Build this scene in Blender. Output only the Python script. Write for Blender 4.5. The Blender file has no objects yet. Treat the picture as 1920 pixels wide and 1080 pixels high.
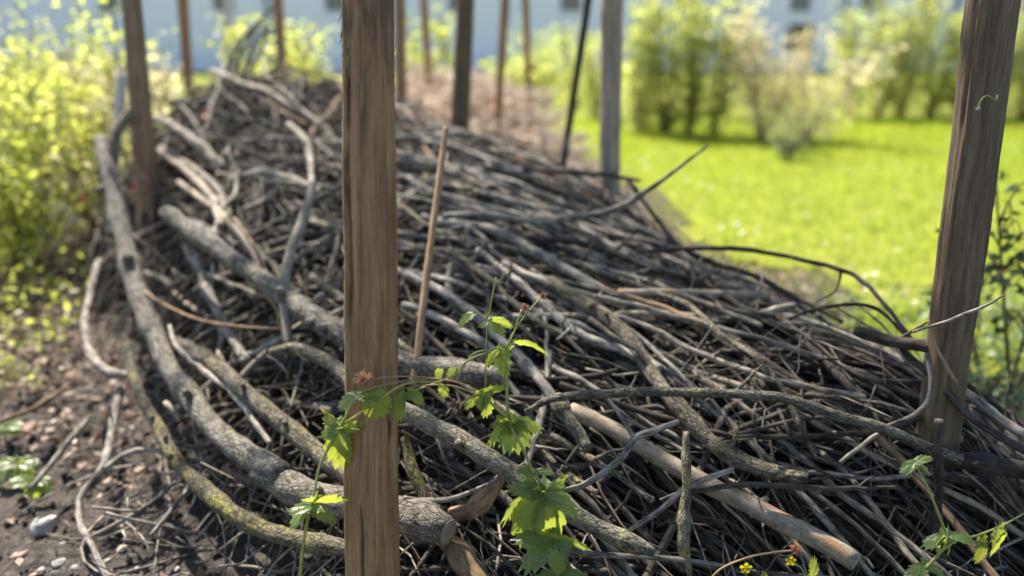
import bpy, math, random
import numpy as np
from mathutils import Vector

rng = np.random.default_rng(7)
random.seed(7)
R = math.radians

# ------------------------------------------------------------------ camera, sky, sun, exposure
scene = bpy.context.scene
col = scene.collection
CAM_H, PITCH, FPX = 1.25, R(18.0), 1400.0
SP, CP = math.sin(PITCH), math.cos(PITCH)
camd = bpy.data.cameras.new('camera')
camd.sensor_width = 36.0
camd.lens = FPX / 1920.0 * 36.0
camd.clip_start, camd.clip_end = 0.05, 500.0
camd.dof.use_dof = True
camd.dof.focus_distance = 1.53
camd.dof.aperture_fstop = 1.02
cam = bpy.data.objects.new('camera', camd)
col.objects.link(cam)
cam.location = (0, 0, CAM_H)
cam.rotation_euler = (math.pi / 2 - PITCH, 0, 0)
scene.camera = cam

SUN_AZ, SUN_EL = R(-32.0), R(52.0)          # azimuth from +Y towards +X
world = bpy.data.worlds.new('World')
scene.world = world
world.use_nodes = True
wn = world.node_tree.nodes
wl = world.node_tree.links
for n in list(wn):
    wn.remove(n)
sky = wn.new('ShaderNodeTexSky')
sky.sky_type = 'NISHITA'
sky.sun_disc = False
sky.sun_elevation = SUN_EL
sky.sun_rotation = SUN_AZ
bg = wn.new('ShaderNodeBackground')
bg.inputs['Strength'].default_value = 0.097
wo = wn.new('ShaderNodeOutputWorld')
wl.new(sky.outputs[0], bg.inputs[0])
wl.new(bg.outputs[0], wo.inputs[0])

sund = bpy.data.lights.new('sun', 'SUN')
sund.energy = 5.0
sund.angle = R(0.6)
sund.color = (1.0, 0.93, 0.82)
sun = bpy.data.objects.new('sun', sund)
col.objects.link(sun)
sdir = Vector((math.sin(SUN_AZ) * math.cos(SUN_EL), math.cos(SUN_AZ) * math.cos(SUN_EL), math.sin(SUN_EL)))
sun.rotation_euler = sdir.to_track_quat('Z', 'Y').to_euler()
sun.location = (0, 0, 12)

scene.view_settings.view_transform = 'Standard'
scene.view_settings.look = 'None'
scene.view_settings.gamma = 1.0
scene.view_settings.exposure = 1.48

# ------------------------------------------------------------------ picture measurements to places
def P(px, py, t):
    u = (px - 960.0) / FPX
    v = (540.0 - py) / FPX
    return np.array([u * t, (CP + v * SP) * t, CAM_H + (-SP + v * CP) * t])

# ------------------------------------------------------------------ heap surface (height over the ground)
HP = [(335,190,4.15),(375,165,4.35),(300,235,3.75),(430,165,4.4),(560,150,4.5),(640,160,4.4),(760,200,4.3),(865,250,4.1),(950,290,3.8),(1060,310,3.7),(1150,370,3.5),
      (330,250,3.8),(300,330,3.5),(300,430,3.2),
      (450,300,3.4),(600,300,3.3),(800,330,3.2),(950,350,3.0),(1100,400,2.9),(1250,465,2.8),
      (400,420,2.85),(520,430,2.75),(620,430,2.65),(800,450,2.55),(950,450,2.45),(1150,480,2.5),(1300,525,2.45),(1430,560,2.35),
      (420,560,2.62),(520,620,2.42),(620,550,2.3),(800,560,2.2),(960,560,2.1),(1150,600,2.1),(1350,620,2.05),(1550,625,2.05),(1700,660,1.9),
      (320,620,2.6),(400,720,2.28),(500,760,2.1),(600,800,1.95),(800,720,1.98),(960,720,2.0),(1150,720,1.92),(1350,740,1.83),(1550,760,1.78),(1750,770,1.75),(1890,860,1.72),
      (450,850,1.98),(560,930,1.82),(700,950,1.74),(850,880,1.75),(1000,880,1.74),(1150,880,1.75),(1350,880,1.72),(1550,880,1.72),(1700,900,1.78),
      (650,1040,1.7),(850,1050,1.66),(1000,1040,1.64),(1200,1050,1.65),(1400,1040,1.66),(1600,1050,1.7)]
HZ = [(-2.0,3.3),(-1.6,2.8),(-1.27,2.3),(-1.02,1.88),(-.76,1.58),(-.48,1.36),(-.1,1.15),(.3,1.1),(.8,1.15),(1.25,1.2),(1.5,1.5),(1.5,2.0),
      (1.35,2.6),(1.15,3.2),(1.0,3.8),(.7,4.6),(-2.5,4.2),(-2.6,5.0),(-2.3,5.8),(-1.4,6.0),(-.4,5.8),(.3,5.3)]
_c = np.array([P(*q) for q in HP] + [(x, y, 0.0) for x, y in HZ])
def _tps(d2):
    return 0.5 * d2 * np.log(d2 + 1e-9)
_n = len(_c)
_d2 = ((_c[:, None, :2] - _c[None, :, :2]) ** 2).sum(-1)
_A = np.zeros((_n + 3, _n + 3))
_A[:_n, :_n] = _tps(_d2) + np.eye(_n) * 0.03
_A[:_n, _n] = 1
_A[:_n, _n + 1:] = _c[:, :2]
_A[_n:, :_n] = _A[:_n, _n:].T
_w = np.linalg.solve(_A, np.concatenate([_c[:, 2], np.zeros(3)]))
_hull = np.array([(-1.95,3.3),(-1.56,2.8),(-1.24,2.3),(-1.0,1.88),(-.74,1.58),(-.46,1.37),(-.1,1.17),(.3,1.12),(.8,1.17),(1.25,1.24),(1.48,1.5),(1.48,2.0),
      (1.33,2.6),(1.13,3.2),(.98,3.8),(.68,4.6),(.3,5.25),(-.4,5.75),(-1.4,5.95),(-2.3,5.75),(-2.55,5.0),(-2.45,4.2)])
def inside(x, y):
    x = np.asarray(x, float); y = np.asarray(y, float)
    c = np.zeros(x.shape, bool)
    n = len(_hull)
    for i in range(n):
        x0, y0 = _hull[i]; x1, y1 = _hull[(i + 1) % n]
        k = ((y0 > y) != (y1 > y)) & (x < (x1 - x0) * (y - y0) / (y1 - y0 + 1e-12) + x0)
        c ^= k
    return c
def H(x, y):
    x = np.asarray(x, float); y = np.asarray(y, float)
    sh = x.shape
    xx, yy = x.ravel(), y.ravel()
    d2 = (xx[:, None] - _c[None, :, 0]) ** 2 + (yy[:, None] - _c[None, :, 1]) ** 2
    z = _tps(d2) @ _w[:_n] + _w[_n] + _w[_n + 1] * xx + _w[_n + 2] * yy
    z = np.where(inside(xx, yy), np.maximum(z, 0.0), 0.0)
    return z.reshape(sh)
def surf_t(px, py, lift=0.0):
    ts = np.linspace(1.35, 6.5, 420)
    u = (px - 960.0) / FPX; v = (540.0 - py) / FPX
    x = u * ts; y = (CP + v * SP) * ts; z = CAM_H + (-SP + v * CP) * ts
    hit = np.where(z < H(x, y) + lift)[0]
    return float(ts[hit[0]]) if len(hit) else None

# ------------------------------------------------------------------ materials
def new_mat(name):
    m = bpy.data.materials.new(name)
    m.use_nodes = True
    nt = m.node_tree
    for n in list(nt.nodes):
        nt.nodes.remove(n)
    return m, nt
class NT:
    def __init__(s, nt): s.nt = nt
    def n(s, t, **kw):
        o = s.nt.nodes.new(t)
        for k, v in kw.items():
            if k.startswith('i_'):
                key = k[2:]
                o.inputs[int(key) if key.isdigit() else key].default_value = v
            else:
                setattr(o, k, v)
        return o
    def l(s, a, b): s.nt.links.new(a, b)
def ramp(g, fac, stops):
    r = g.n('ShaderNodeValToRGB')
    el = r.color_ramp.elements
    while len(el) < len(stops): el.new(0.5)
    for e, (p, c) in zip(el, stops):
        e.position = p; e.color = (*c, 1) if len(c) == 3 else c
    g.l(fac, r.inputs[0])
    return r.outputs[0]
def mixc(g, fac, a, b, mode='MIX'):
    m = g.n('ShaderNodeMix', data_type='RGBA', blend_type=mode)
    for sck, v in ((m.inputs[0], fac), (m.inputs[6], a), (m.inputs[7], b)):
        if isinstance(v, (int, float)): sck.default_value = v
        elif isinstance(v, tuple): sck.default_value = (*v, 1)
        else: g.l(v, sck)
    return m.outputs[2]
def math_n(g, op, a, b=None):
    m = g.n('ShaderNodeMath', operation=op)
    for i, v in enumerate((a, b)):
        if v is None: continue
        if isinstance(v, (int, float)): m.inputs[i].default_value = v
        else: g.l(v, m.inputs[i])
    return m.outputs[0]
def noise(g, vec, scale, detail=4, rough=0.55):
    n = g.n('ShaderNodeTexNoise')
    n.inputs['Scale'].default_value = scale
    n.inputs['Detail'].default_value = detail
    n.inputs['Roughness'].default_value = rough
    if vec is not None: g.l(vec, n.inputs['Vector'])
    return n.outputs['Fac']
def scaled(g, vec, s):
    m = g.n('ShaderNodeMapping')
    m.inputs['Scale'].default_value = s
    g.l(vec, m.inputs['Vector'])
    return m.outputs[0]

def bark_mat(name, dark, light, lichen=(0.23, 0.23, 0.09), lich_amt=0.15, strength=0.6, streak=0.12, rnd_amt=0.6, rough=0.85, pale=None, crackle=0.0):
    """bark seen in branch coordinates: bc = (round the stem, along the stem), rnd = one number per stem"""
    m, nt = new_mat(name); g = NT(nt)
    a = g.n('ShaderNodeAttribute', attribute_name='bc')
    rn = g.n('ShaderNodeAttribute', attribute_name='rnd').outputs['Fac']
    off = g.n('ShaderNodeCombineXYZ'); g.l(math_n(g, 'MULTIPLY', rn, 37.0), off.inputs[2]); g.l(math_n(g, 'MULTIPLY', rn, 11.0), off.inputs[0])
    va = g.n('ShaderNodeVectorMath', operation='ADD'); g.l(a.outputs['Vector'], va.inputs[0]); g.l(off.outputs[0], va.inputs[1])
    v = va.outputs[0]
    fine = noise(g, scaled(g, v, (1, 1, streak)), 260, 5, 0.65)
    mid = noise(g, scaled(g, v, (1, 1, 0.45)), 60, 4, 0.6)
    big = noise(g, v, 14, 3, 0.6)
    f = math_n(g, 'ADD', math_n(g, 'MULTIPLY', fine, 0.45), math_n(g, 'MULTIPLY', mid, 0.55))
    c = ramp(g, f, [(0.40, dark), (0.50, tuple((x + y) / 2 for x, y in zip(dark, light))), (0.61, light)])
    if pale is not None:                                   # flaked patches
        fl = ramp(g, noise(g, scaled(g, v, (1, 1, 0.35)), 34, 3, 0.5), [(0.56, (0, 0, 0)), (0.62, (1, 1, 1))])
        c = mixc(g, fl, c, pale)
    ck = None
    if crackle > 0:                                        # plates of bark with dark fissures between
        vo = g.n('ShaderNodeTexVoronoi', feature='DISTANCE_TO_EDGE'); vo.inputs['Scale'].default_value = 95
        nv = g.n('ShaderNodeTexNoise'); nv.inputs['Scale'].default_value = 40; nv.inputs['Detail'].default_value = 3; g.l(v, nv.inputs['Vector'])
        ds = g.n('ShaderNodeVectorMath', operation='SCALE'); ds.inputs['Scale'].default_value = 0.02; g.l(nv.outputs['Color'], ds.inputs[0])
        dv = g.n('ShaderNodeVectorMath', operation='ADD'); g.l(scaled(g, v, (1, 1, 0.4)), dv.inputs[0]); g.l(ds.outputs[0], dv.inputs[1])
        g.l(dv.outputs[0], vo.inputs['Vector'])
        ck = ramp(g, vo.outputs['Distance'], [(0.0, (0, 0, 0)), (0.16, (1, 1, 1))])
        msk = ramp(g, big, [(0.38, (0, 0, 0)), (0.58, (1, 1, 1))])
        c = mixc(g, math_n(g, 'MULTIPLY', math_n(g, 'MULTIPLY', math_n(g, 'SUBTRACT', 1.0, ck), msk), crackle), c, (0.018, 0.015, 0.012))
    li = ramp(g, math_n(g, 'ADD', noise(g, v, 55, 5, 0.7), math_n(g, 'MULTIPLY', big, 0.5)), [(0.96 - lich_amt * 0.36, (0, 0, 0)), (1.02 - lich_amt * 0.36, (1, 1, 1))])
    c = mixc(g, li, c, lichen)
    # stem to stem variation in value
    val = math_n(g, 'ADD', 1.0 - rnd_amt / 2, math_n(g, 'MULTIPLY', rn, rnd_amt))
    cv = g.n('ShaderNodeCombineXYZ')
    for i in range(3): g.l(val, cv.inputs[i])
    c = mixc(g, 1.0, c, cv.outputs[0], 'MULTIPLY')
    rp = math_n(g, 'FRACT', math_n(g, 'MULTIPLY', rn, 7.31))
    c = mixc(g, math_n(g, 'MULTIPLY', rp, 0.40), c, mixc(g, 1.0, c, (1.0, 0.83, 0.62), 'MULTIPLY'))
    c = mixc(g, 1.0, c, (1.03, 0.99, 0.915), 'MULTIPLY')
    b = g.n('ShaderNodeBump'); b.inputs['Strength'].default_value = strength; b.inputs['Distance'].default_value = 0.008
    hh_ = math_n(g, 'ADD', f, math_n(g, 'MULTIPLY', li, 0.25))
    if ck is not None: hh_ = math_n(g, 'ADD', hh_, math_n(g, 'MULTIPLY', ck, 0.35))
    g.l(hh_, b.inputs['Height'])
    s = g.n('ShaderNodeBsdfPrincipled')
    s.inputs['Roughness'].default_value = rough
    s.inputs['Specular IOR Level'].default_value = 0.3
    g.l(c, s.inputs['Base Color']); g.l(b.outputs[0], s.inputs['Normal'])
    o = g.n('ShaderNodeOutputMaterial'); g.l(s.outputs[0], o.inputs[0])
    return m
M = {}
M['grey'] = bark_mat('grey_bark', (0.04, 0.036, 0.031), (0.34, 0.325, 0.292), lich_amt=0.12)
M['inner'] = bark_mat('gap_shade_bark', (0.010, 0.009, 0.008), (0.115, 0.106, 0.093), lich_amt=0.05)  # darker copy of the grey bark, gap shade put into its colour
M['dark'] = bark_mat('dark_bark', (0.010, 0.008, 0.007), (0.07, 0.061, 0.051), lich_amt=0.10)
M['lichen'] = bark_mat('lichened_bark', (0.055, 0.047, 0.036), (0.24, 0.23, 0.19), lich_amt=0.42, lichen=(0.25, 0.245, 0.12), strength=1.0, streak=0.35, crackle=0.85)
M['mossy'] = bark_mat('yellow_mossy_bark', (0.06, 0.052, 0.036), (0.23, 0.215, 0.15), lich_amt=0.50, lichen=(0.25, 0.235, 0.075), strength=1.0, streak=0.4, crackle=0.85)
M['log'] = bark_mat('silver_grey_log_bark', (0.05, 0.044, 0.036), (0.27, 0.258, 0.228), lich_amt=0.30, lichen=(0.25, 0.25, 0.14), strength=1.0, streak=0.4, rnd_amt=0.2, crackle=0.85)
M['smooth'] = bark_mat('smooth_tan_bark', (0.15, 0.125, 0.093), (0.33, 0.29, 0.23), lich_amt=0.0, strength=0.3, streak=0.7, rnd_amt=0.25, pale=(0.24, 0.14, 0.075))
M['pale'] = bark_mat('pale_weathered_wood', (0.15, 0.135, 0.112), (0.37, 0.345, 0.30), lich_amt=0.0, strength=0.3)
M['brown'] = bark_mat('brown_bark', (0.085, 0.058, 0.036), (0.27, 0.195, 0.125), lich_amt=0.05)
M['cane'] = bark_mat('tan_cane', (0.18, 0.115, 0.065), (0.35, 0.245, 0.15), lich_amt=0.0, strength=0.25, streak=0.05, rnd_amt=0.2)
M['farwood'] = bark_mat('sunlit_rosy_dry_wood', (0.32, 0.255, 0.21), (0.70, 0.60, 0.52), lich_amt=0.0)  # sunlight on the far heap painted into this light rosy tone
M['twig'] = bark_mat('dead_twigs', (0.045, 0.038, 0.030), (0.22, 0.20, 0.17), lich_amt=0.08, rnd_amt=0.9)
M['greenstem'] = bark_mat('green_stem', (0.16, 0.19, 0.05), (0.30, 0.34, 0.11), lich_amt=0.0, strength=0.1, rnd_amt=0.3, rough=0.55)
M['redstem'] = bark_mat('reddish_dry_stem', (0.20, 0.14, 0.07), (0.36, 0.25, 0.15), lich_amt=0.0, strength=0.1, rnd_amt=0.3)

def stake_mat(name, c0, c1, c2, crack=0.8, bark_from=None):
    m, nt = new_mat(name); g = NT(nt)
    a = g.n('ShaderNodeAttribute', attribute_name='bc')
    oi = g.n('ShaderNodeObjectInfo').outputs['Random']
    off = g.n('ShaderNodeCombineXYZ'); g.l(math_n(g, 'MULTIPLY', oi, 9.0), off.inputs[2])
    va = g.n('ShaderNodeVectorMath', operation='ADD'); g.l(a.outputs['Vector'], va.inputs[0]); g.l(off.outputs[0], va.inputs[1])
    v = va.outputs[0]
    # slightly wavy grain
    wv = g.n('ShaderNodeTexNoise'); wv.inputs['Scale'].default_value = 9; wv.inputs['Detail'].default_value = 2
    g.l(v, wv.inputs['Vector'])
    wa = g.n('ShaderNodeVectorMath', operation='SCALE'); wa.inputs['Scale'].default_value = 0.012
    g.l(wv.outputs['Color'], wa.inputs[0])
    vb = g.n('ShaderNodeVectorMath', operation='ADD'); g.l(v, vb.inputs[0]); g.l(wa.outputs[0], vb.inputs[1])
    v2 = vb.outputs[0]
    fine = noise(g, scaled(g, v2, (1, 1, 0.02)), 420, 5, 0.7)
    mid = noise(g, scaled(g, v2, (1, 1, 0.05)), 90, 4, 0.6)
    patch = noise(g, scaled(g, v2, (1, 1, 0.25)), 24, 4, 0.6)
    f = math_n(g, 'ADD', math_n(g, 'MULTIPLY', fine, 0.5), math_n(g, 'MULTIPLY', mid, 0.5))
    c = ramp(g, f, [(0.36, c0), (0.50, c1), (0.66, c2)])
    c = mixc(g, ramp(g, patch, [(0.45, (0, 0, 0)), (0.70, (0.75, 0.75, 0.75))]), c, mixc(g, 0.6, c, c0))
    if bark_from is not None:
        sep = g.n('ShaderNodeSeparateXYZ'); g.l(a.outputs['Vector'], sep.inputs[0])
        hgt = math_n(g, 'MULTIPLY', math_n(g, 'SUBTRACT', sep.outputs[2], bark_from), 0.55)
        mk = ramp(g, math_n(g, 'ADD', hgt, noise(g, scaled(g, v2, (1, 1, 0.10)), 30, 5, 0.65)), [(0.50, (0, 0, 0)), (0.60, (1, 1, 1))])
        c = mixc(g, math_n(g, 'MULTIPLY', mk, 0.75), c, mixc(g, f, (0.035, 0.022, 0.014), (0.13, 0.085, 0.055)))
    ck = ramp(g, noise(g, scaled(g, v2, (1, 1, 0.03)), 55, 2, 0.5), [(0.29, (0, 0, 0)), (0.33, (1, 1, 1))])
    c = mixc(g, math_n(g, 'MULTIPLY', math_n(g, 'SUBTRACT', 1.0, ck), crack), c, (0.018, 0.012, 0.008))
    b = g.n('ShaderNodeBump'); b.inputs['Strength'].default_value = 0.7; b.inputs['Distance'].default_value = 0.003
    g.l(math_n(g, 'ADD', f, ck), b.inputs['Height'])
    s = g.n('ShaderNodeBsdfPrincipled'); s.inputs['Roughness'].default_value = 0.75
    s.inputs['Specular IOR Level'].default_value = 0.3
    g.l(c, s.inputs['Base Color']); g.l(b.outputs[0], s.inputs['Normal'])
    o = g.n('ShaderNodeOutputMaterial'); g.l(s.outputs[0], o.inputs[0])
    return m
M['stake_warm'] = stake_mat('warm_brown_peeled_stake', (0.13, 0.07, 0.028), (0.27, 0.158, 0.068), (0.40, 0.255, 0.12), bark_from=1.33)
M['stake_dark'] = stake_mat('dark_weathered_stake', (0.06, 0.040, 0.023), (0.135, 0.095, 0.056), (0.22, 0.162, 0.10))
M['stake_mid'] = stake_mat('mid_brown_stake', (0.12, 0.075, 0.042), (0.24, 0.16, 0.092), (0.36, 0.25, 0.155))
M['stake_grey'] = stake_mat('grey_split_stake', (0.15, 0.12, 0.08), (0.32, 0.26, 0.185), (0.47, 0.40, 0.30))
M['stake_orange'] = stake_mat('orange_brown_stake', (0.16, 0.085, 0.04), (0.30, 0.17, 0.085), (0.42, 0.26, 0.14))
M['stake_pale'] = stake_mat('pale_stake', (0.36, 0.32, 0.27), (0.55, 0.50, 0.44), (0.7, 0.66, 0.6), crack=0.3)

def flat_mat(name, c0, c1, scale=40, rough=0.8, bump=0.3, coord='Object'):
    m, nt = new_mat(name); g = NT(nt)
    tc = g.n('ShaderNodeTexCoord').outputs[coord]
    f = noise(g, tc, scale, 5, 0.6)
    c = ramp(g, f, [(0.35, c0), (0.65, c1)])
    b = g.n('ShaderNodeBump'); b.inputs['Strength'].default_value = bump; b.inputs['Distance'].default_value = 0.01
    g.l(f, b.inputs['Height'])
    s = g.n('ShaderNodeBsdfPrincipled'); s.inputs['Roughness'].default_value = rough
    s.inputs['Specular IOR Level'].default_value = 0.3
    g.l(c, s.inputs['Base Color']); g.l(b.outputs[0], s.inputs['Normal'])
    o = g.n('ShaderNodeOutputMaterial'); g.l(s.outputs[0], o.inputs[0])
    return m
def cutwood_mat():
    m, nt = new_mat('cut_wood'); g = NT(nt)
    tc = g.n('ShaderNodeTexCoord').outputs['Object']
    w = g.n('ShaderNodeTexWave', wave_type='RINGS', rings_direction='SPHERICAL'); w.inputs['Scale'].default_value = 90; w.inputs['Distortion'].default_value = 3
    g.l(tc, w.inputs['Vector'])
    f = math_n(g, 'ADD', math_n(g, 'MULTIPLY', w.outputs['Fac'], 0.4), math_n(g, 'MULTIPLY', noise(g, tc, 150), 0.6))
    c = ramp(g, f, [(0.25, (0.14, 0.095, 0.06)), (0.75, (0.36, 0.26, 0.17))])
    s = g.n('ShaderNodeBsdfPrincipled'); s.inputs['Roughness'].default_value = 0.9
    g.l(c, s.inputs['Base Color'])
    o = g.n('ShaderNodeOutputMaterial'); g.l(s.outputs[0], o.inputs[0])
    return m
M['cut'] = cutwood_mat()

def leaf_mat(name, c0, c1, trans=0.5, tcol=None, rough=0.45, spec=0.35, veins=False):
    """thin leaf: diffuse with gloss on top, light coming through from behind; rnd varies leaf to leaf"""
    m, nt = new_mat(name); g = NT(nt)
    rn = g.n('ShaderNodeAttribute', attribute_name='rnd').outputs['Fac']
    c = ramp(g, rn, [(0.0, c0), (1.0, c1)])
    s = g.n('ShaderNodeBsdfPrincipled'); s.inputs['Roughness'].default_value = rough
    s.inputs['Specular IOR Level'].default_value = spec
    if veins:
        a = g.n('ShaderNodeAttribute', attribute_name='bc').outputs['Vector']
        nz = noise(g, a, 30, 4, 0.6)
        c = mixc(g, math_n(g, 'MULTIPLY', nz, 0.5), c, mixc(g, 1.0, c, (0.55, 0.62, 0.5), 'MULTIPLY'))
        br_ = ramp(g, noise(g, a, 55, 3, 0.6), [(0.66, (0, 0, 0)), (0.72, (0.8, 0.8, 0.8))])
        c = mixc(g, br_, c, (0.20, 0.15, 0.06))
        b = g.n('ShaderNodeBump'); b.inputs['Strength'].default_value = 0.5; b.inputs['Distance'].default_value = 0.003
        g.l(noise(g, a, 90, 3, 0.5), b.inputs['Height']); g.l(b.outputs[0], s.inputs['Normal'])
    g.l(c, s.inputs['Base Color'])
    t = g.n('ShaderNodeBsdfTranslucent')
    if tcol is None:
        tc = mixc(g, 1.0, c, (2.3, 2.1, 0.7), 'MULTIPLY')
    else:
        tc = mixc(g, math_n(g, 'MULTIPLY', rn, 0.4), tcol, c)
    g.l(tc, t.inputs['Color'])
    mx = g.n('ShaderNodeMixShader'); mx.inputs[0].default_value = trans
    g.l(s.outputs[0], mx.inputs[1]); g.l(t.outputs[0], mx.inputs[2])
    o = g.n('ShaderNodeOutputMaterial'); g.l(mx.outputs[0], o.inputs[0])
    return m
M['avens'] = leaf_mat('avens_leaf', (0.095, 0.145, 0.055), (0.16, 0.22, 0.07), 0.48, tcol=(0.60, 0.68, 0.07), rough=0.38, spec=0.5, veins=True)
M['shrub'] = leaf_mat('yellow_green_shrub_leaf', (0.16, 0.21, 0.035), (0.34, 0.38, 0.08), 0.6, tcol=(0.72, 0.77, 0.15))
M['hedge'] = leaf_mat('hedge_leaf', (0.14, 0.19, 0.045), (0.32, 0.37, 0.09), 0.65, tcol=(0.78, 0.84, 0.22))
M['dryleaf'] = leaf_mat('dry_beige_leaf', (0.42, 0.37, 0.20), (0.60, 0.54, 0.33), 0.6, tcol=(0.80, 0.73, 0.42))
M['darkleaf'] = leaf_mat('dark_green_leaf', (0.025, 0.055, 0.02), (0.05, 0.10, 0.03), 0.3, tcol=(0.15, 0.22, 0.03))
M['grass'] = leaf_mat('lawn_blade', (0.13, 0.20, 0.02), (0.32, 0.39, 0.04), 0.5, tcol=(0.56, 0.66, 0.06), rough=0.5)
M['weed'] = leaf_mat('grey_green_weed', (0.11, 0.16, 0.07), (0.22, 0.28, 0.13), 0.4, tcol=(0.38, 0.48, 0.14))
M['petal_y'] = leaf_mat('yellow_petal', (0.62, 0.50, 0.02), (0.75, 0.62, 0.03), 0.4, tcol=(0.8, 0.65, 0.03))
M['daisy'] = leaf_mat('white_petals', (0.75, 0.75, 0.68), (0.8, 0.8, 0.74), 0.4, tcol=(0.75, 0.75, 0.65))
M['burr'] = flat_mat('rusty_seed_head', (0.20, 0.07, 0.035), (0.50, 0.25, 0.14), 400)
M['red'] = leaf_mat('orange_red_scrap', (0.62, 0.07, 0.02), (0.7, 0.12, 0.03), 0.3, tcol=(0.6, 0.08, 0.02))
M['litter'] = leaf_mat('leaf_litter', (0.13, 0.085, 0.06), (0.46, 0.335, 0.255), 0.15, tcol=(0.3, 0.18, 0.1), rough=0.7, spec=0.2)
M['stone'] = flat_mat('pale_stone', (0.26, 0.24, 0.21), (0.46, 0.44, 0.40), 30)

# ------------------------------------------------------------------ mesh helpers
def make_mesh(name, V, F, mat, bc=None, rnd=None, smooth=True):
    """F: list of (k-gon arrays). V: (n,3)"""
    me = bpy.data.meshes.new(name)
    V = np.ascontiguousarray(V, dtype=np.float32)
    me.vertices.add(len(V))
    me.vertices.foreach_set('co', V.ravel())
    if not isinstance(F, list): F = [F]
    F = [np.asarray(f, dtype=np.int32) for f in F if len(f)]
    nl = sum(f.size for f in F); npoly = sum(len(f) for f in F)
    me.loops.add(nl); me.polygons.add(npoly)
    me.loops.foreach_set('vertex_index', np.concatenate([f.ravel() for f in F]))
    tot = np.concatenate([np.full(len(f), f.shape[1], np.int32) for f in F])
    st = np.concatenate([[0], np.cumsum(tot)[:-1]]).astype(np.int32)
    me.polygons.foreach_set('loop_start', st)
    me.polygons.foreach_set('loop_total', tot)
    me.polygons.foreach_set('use_smooth', np.full(npoly, bool(smooth)))
    if bc is not None:
        at = me.attributes.new('bc', 'FLOAT_VECTOR', 'POINT')
        at.data.foreach_set('vector', np.ascontiguousarray(bc, np.float32).ravel())
    if rnd is not None:
        at = me.attributes.new('rnd', 'FLOAT', 'POINT')
        at.data.foreach_set('value', np.ascontiguousarray(np.broadcast_to(rnd, (len(V),)), np.float32))
    me.update(calc_edges=True)
    me.validate()
    if mat is not None: me.materials.append(mat)
    return me
def link(name, me, parent=None, loc=None):
    o = bpy.data.objects.new(name, me)
    col.objects.link(o)
    if loc is not None: o.location = loc
    if parent is not None: o.parent = parent
    return o
def tag(o, label=None, cat=None, group=None, kind=None):
    if label: o['label'] = label
    if cat: o['category'] = cat
    if group: o['group'] = group
    if kind: o['kind'] = kind
    return o

def tubes(paths, radii, ns=6, rough=0.0, close=True):
    """paths (m,k,3), radii (m,k) -> V, F list, bc, per-vertex tube index"""
    paths = np.asarray(paths, float); radii = np.asarray(radii, float)
    m, k, _ = paths.shape
    T = np.gradient(paths, axis=1)
    T /= np.linalg.norm(T, axis=2, keepdims=True) + 1e-12
    # reference perpendicular, propagated along the stem
    ref = np.zeros((m, 3)); ax = np.argmin(np.abs(T[:, 0]), axis=1); ref[np.arange(m), ax] = 1
    N = np.zeros_like(paths)
    n0 = ref - (ref * T[:, 0]).sum(1, keepdims=True) * T[:, 0]
    N[:, 0] = n0 / np.linalg.norm(n0, axis=1, keepdims=True)
    for i in range(1, k):
        q = N[:, i - 1] - (N[:, i - 1] * T[:, i]).sum(1, keepdims=True) * T[:, i]
        N[:, i] = q / (np.linalg.norm(q, axis=1, keepdims=True) + 1e-12)
    B = np.cross(T, N)
    ang = np.linspace(0, 2 * np.pi, ns, endpoint=False)
    ca, sa = np.cos(ang), np.sin(ang)
    rr = np.repeat(radii[:, :, None], ns, 2)
    if rough > 0:
        rr = rr * (1 + rough * rng.normal(0, 1, rr.shape).clip(-2, 2))
    V = paths[:, :, None, :] + rr[..., None] * (ca[None, None, :, None] * N[:, :, None, :] + sa[None, None, :, None] * B[:, :, None, :])
    seg = np.linalg.norm(np.diff(paths, axis=1), axis=2)
    L = np.concatenate([np.zeros((m, 1)), np.cumsum(seg, 1)], 1)
    bc = np.stack([radii[:, :, None] * ca, radii[:, :, None] * sa, np.repeat(L[:, :, None], ns, 2)], -1)
    base = (np.arange(m) * k * ns)[:, None, None]
    i = np.arange(k - 1)[None, :, None] * ns
    j = np.arange(ns)[None, None, :]; j2 = (j + 1) % ns
    q = np.stack(np.broadcast_arrays(base + i + j, base + i + j2, base + i + ns + j2, base + i + ns + j), -1).reshape(-1, 4)
    F = [q]
    if close:
        e0 = (np.arange(m)[:, None] * k * ns) + np.arange(ns)[None, ::-1]
        e1 = (np.arange(m)[:, None] * k * ns) + (k - 1) * ns + np.arange(ns)[None, :]
        F += [e0, e1]
    return V.reshape(-1, 3), F, bc.reshape(-1, 3), np.repeat(np.arange(m), k * ns)

def spline(pts, rad, step):
    """Catmull-Rom through pts with radii, resampled evenly"""
    pts = np.asarray(pts, float); rad = np.asarray(rad, float)
    X = np.concatenate([pts, rad[:, None]], 1)
    X = np.concatenate([[2 * X[0] - X[1]], X, [2 * X[-1] - X[-2]]])
    out = []
    for i in range(1, len(X) - 2):
        t = np.linspace(0, 1, 16, endpoint=False)[:, None]
        a, b, c, d = X[i - 1], X[i], X[i + 1], X[i + 2]
        out.append(0.5 * (2 * b + (c - a) * t + (2 * a - 5 * b + 4 * c - d) * t ** 2 + (-a + 3 * b - 3 * c + d) * t ** 3))
    Y = np.concatenate(out + [X[-2][None]])
    L = np.concatenate([[0], np.cumsum(np.linalg.norm(np.diff(Y[:, :3], axis=0), axis=1))])
    n = max(4, int(L[-1] / step) + 1)
    s = np.linspace(0, L[-1], n)
    Z = np.stack([np.interp(s, L, Y[:, q]) for q in range(4)], 1)
    return Z[:, :3], np.maximum(Z[:, 3], 0.0006)

def wob(n, scale, amp):
    """smooth random walk of n samples"""
    k = max(4, int(n / scale) + 3)
    a = rng.normal(0, 1, k)
    return np.interp(np.linspace(0, k - 1, n), np.arange(k), a) * amp

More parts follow.
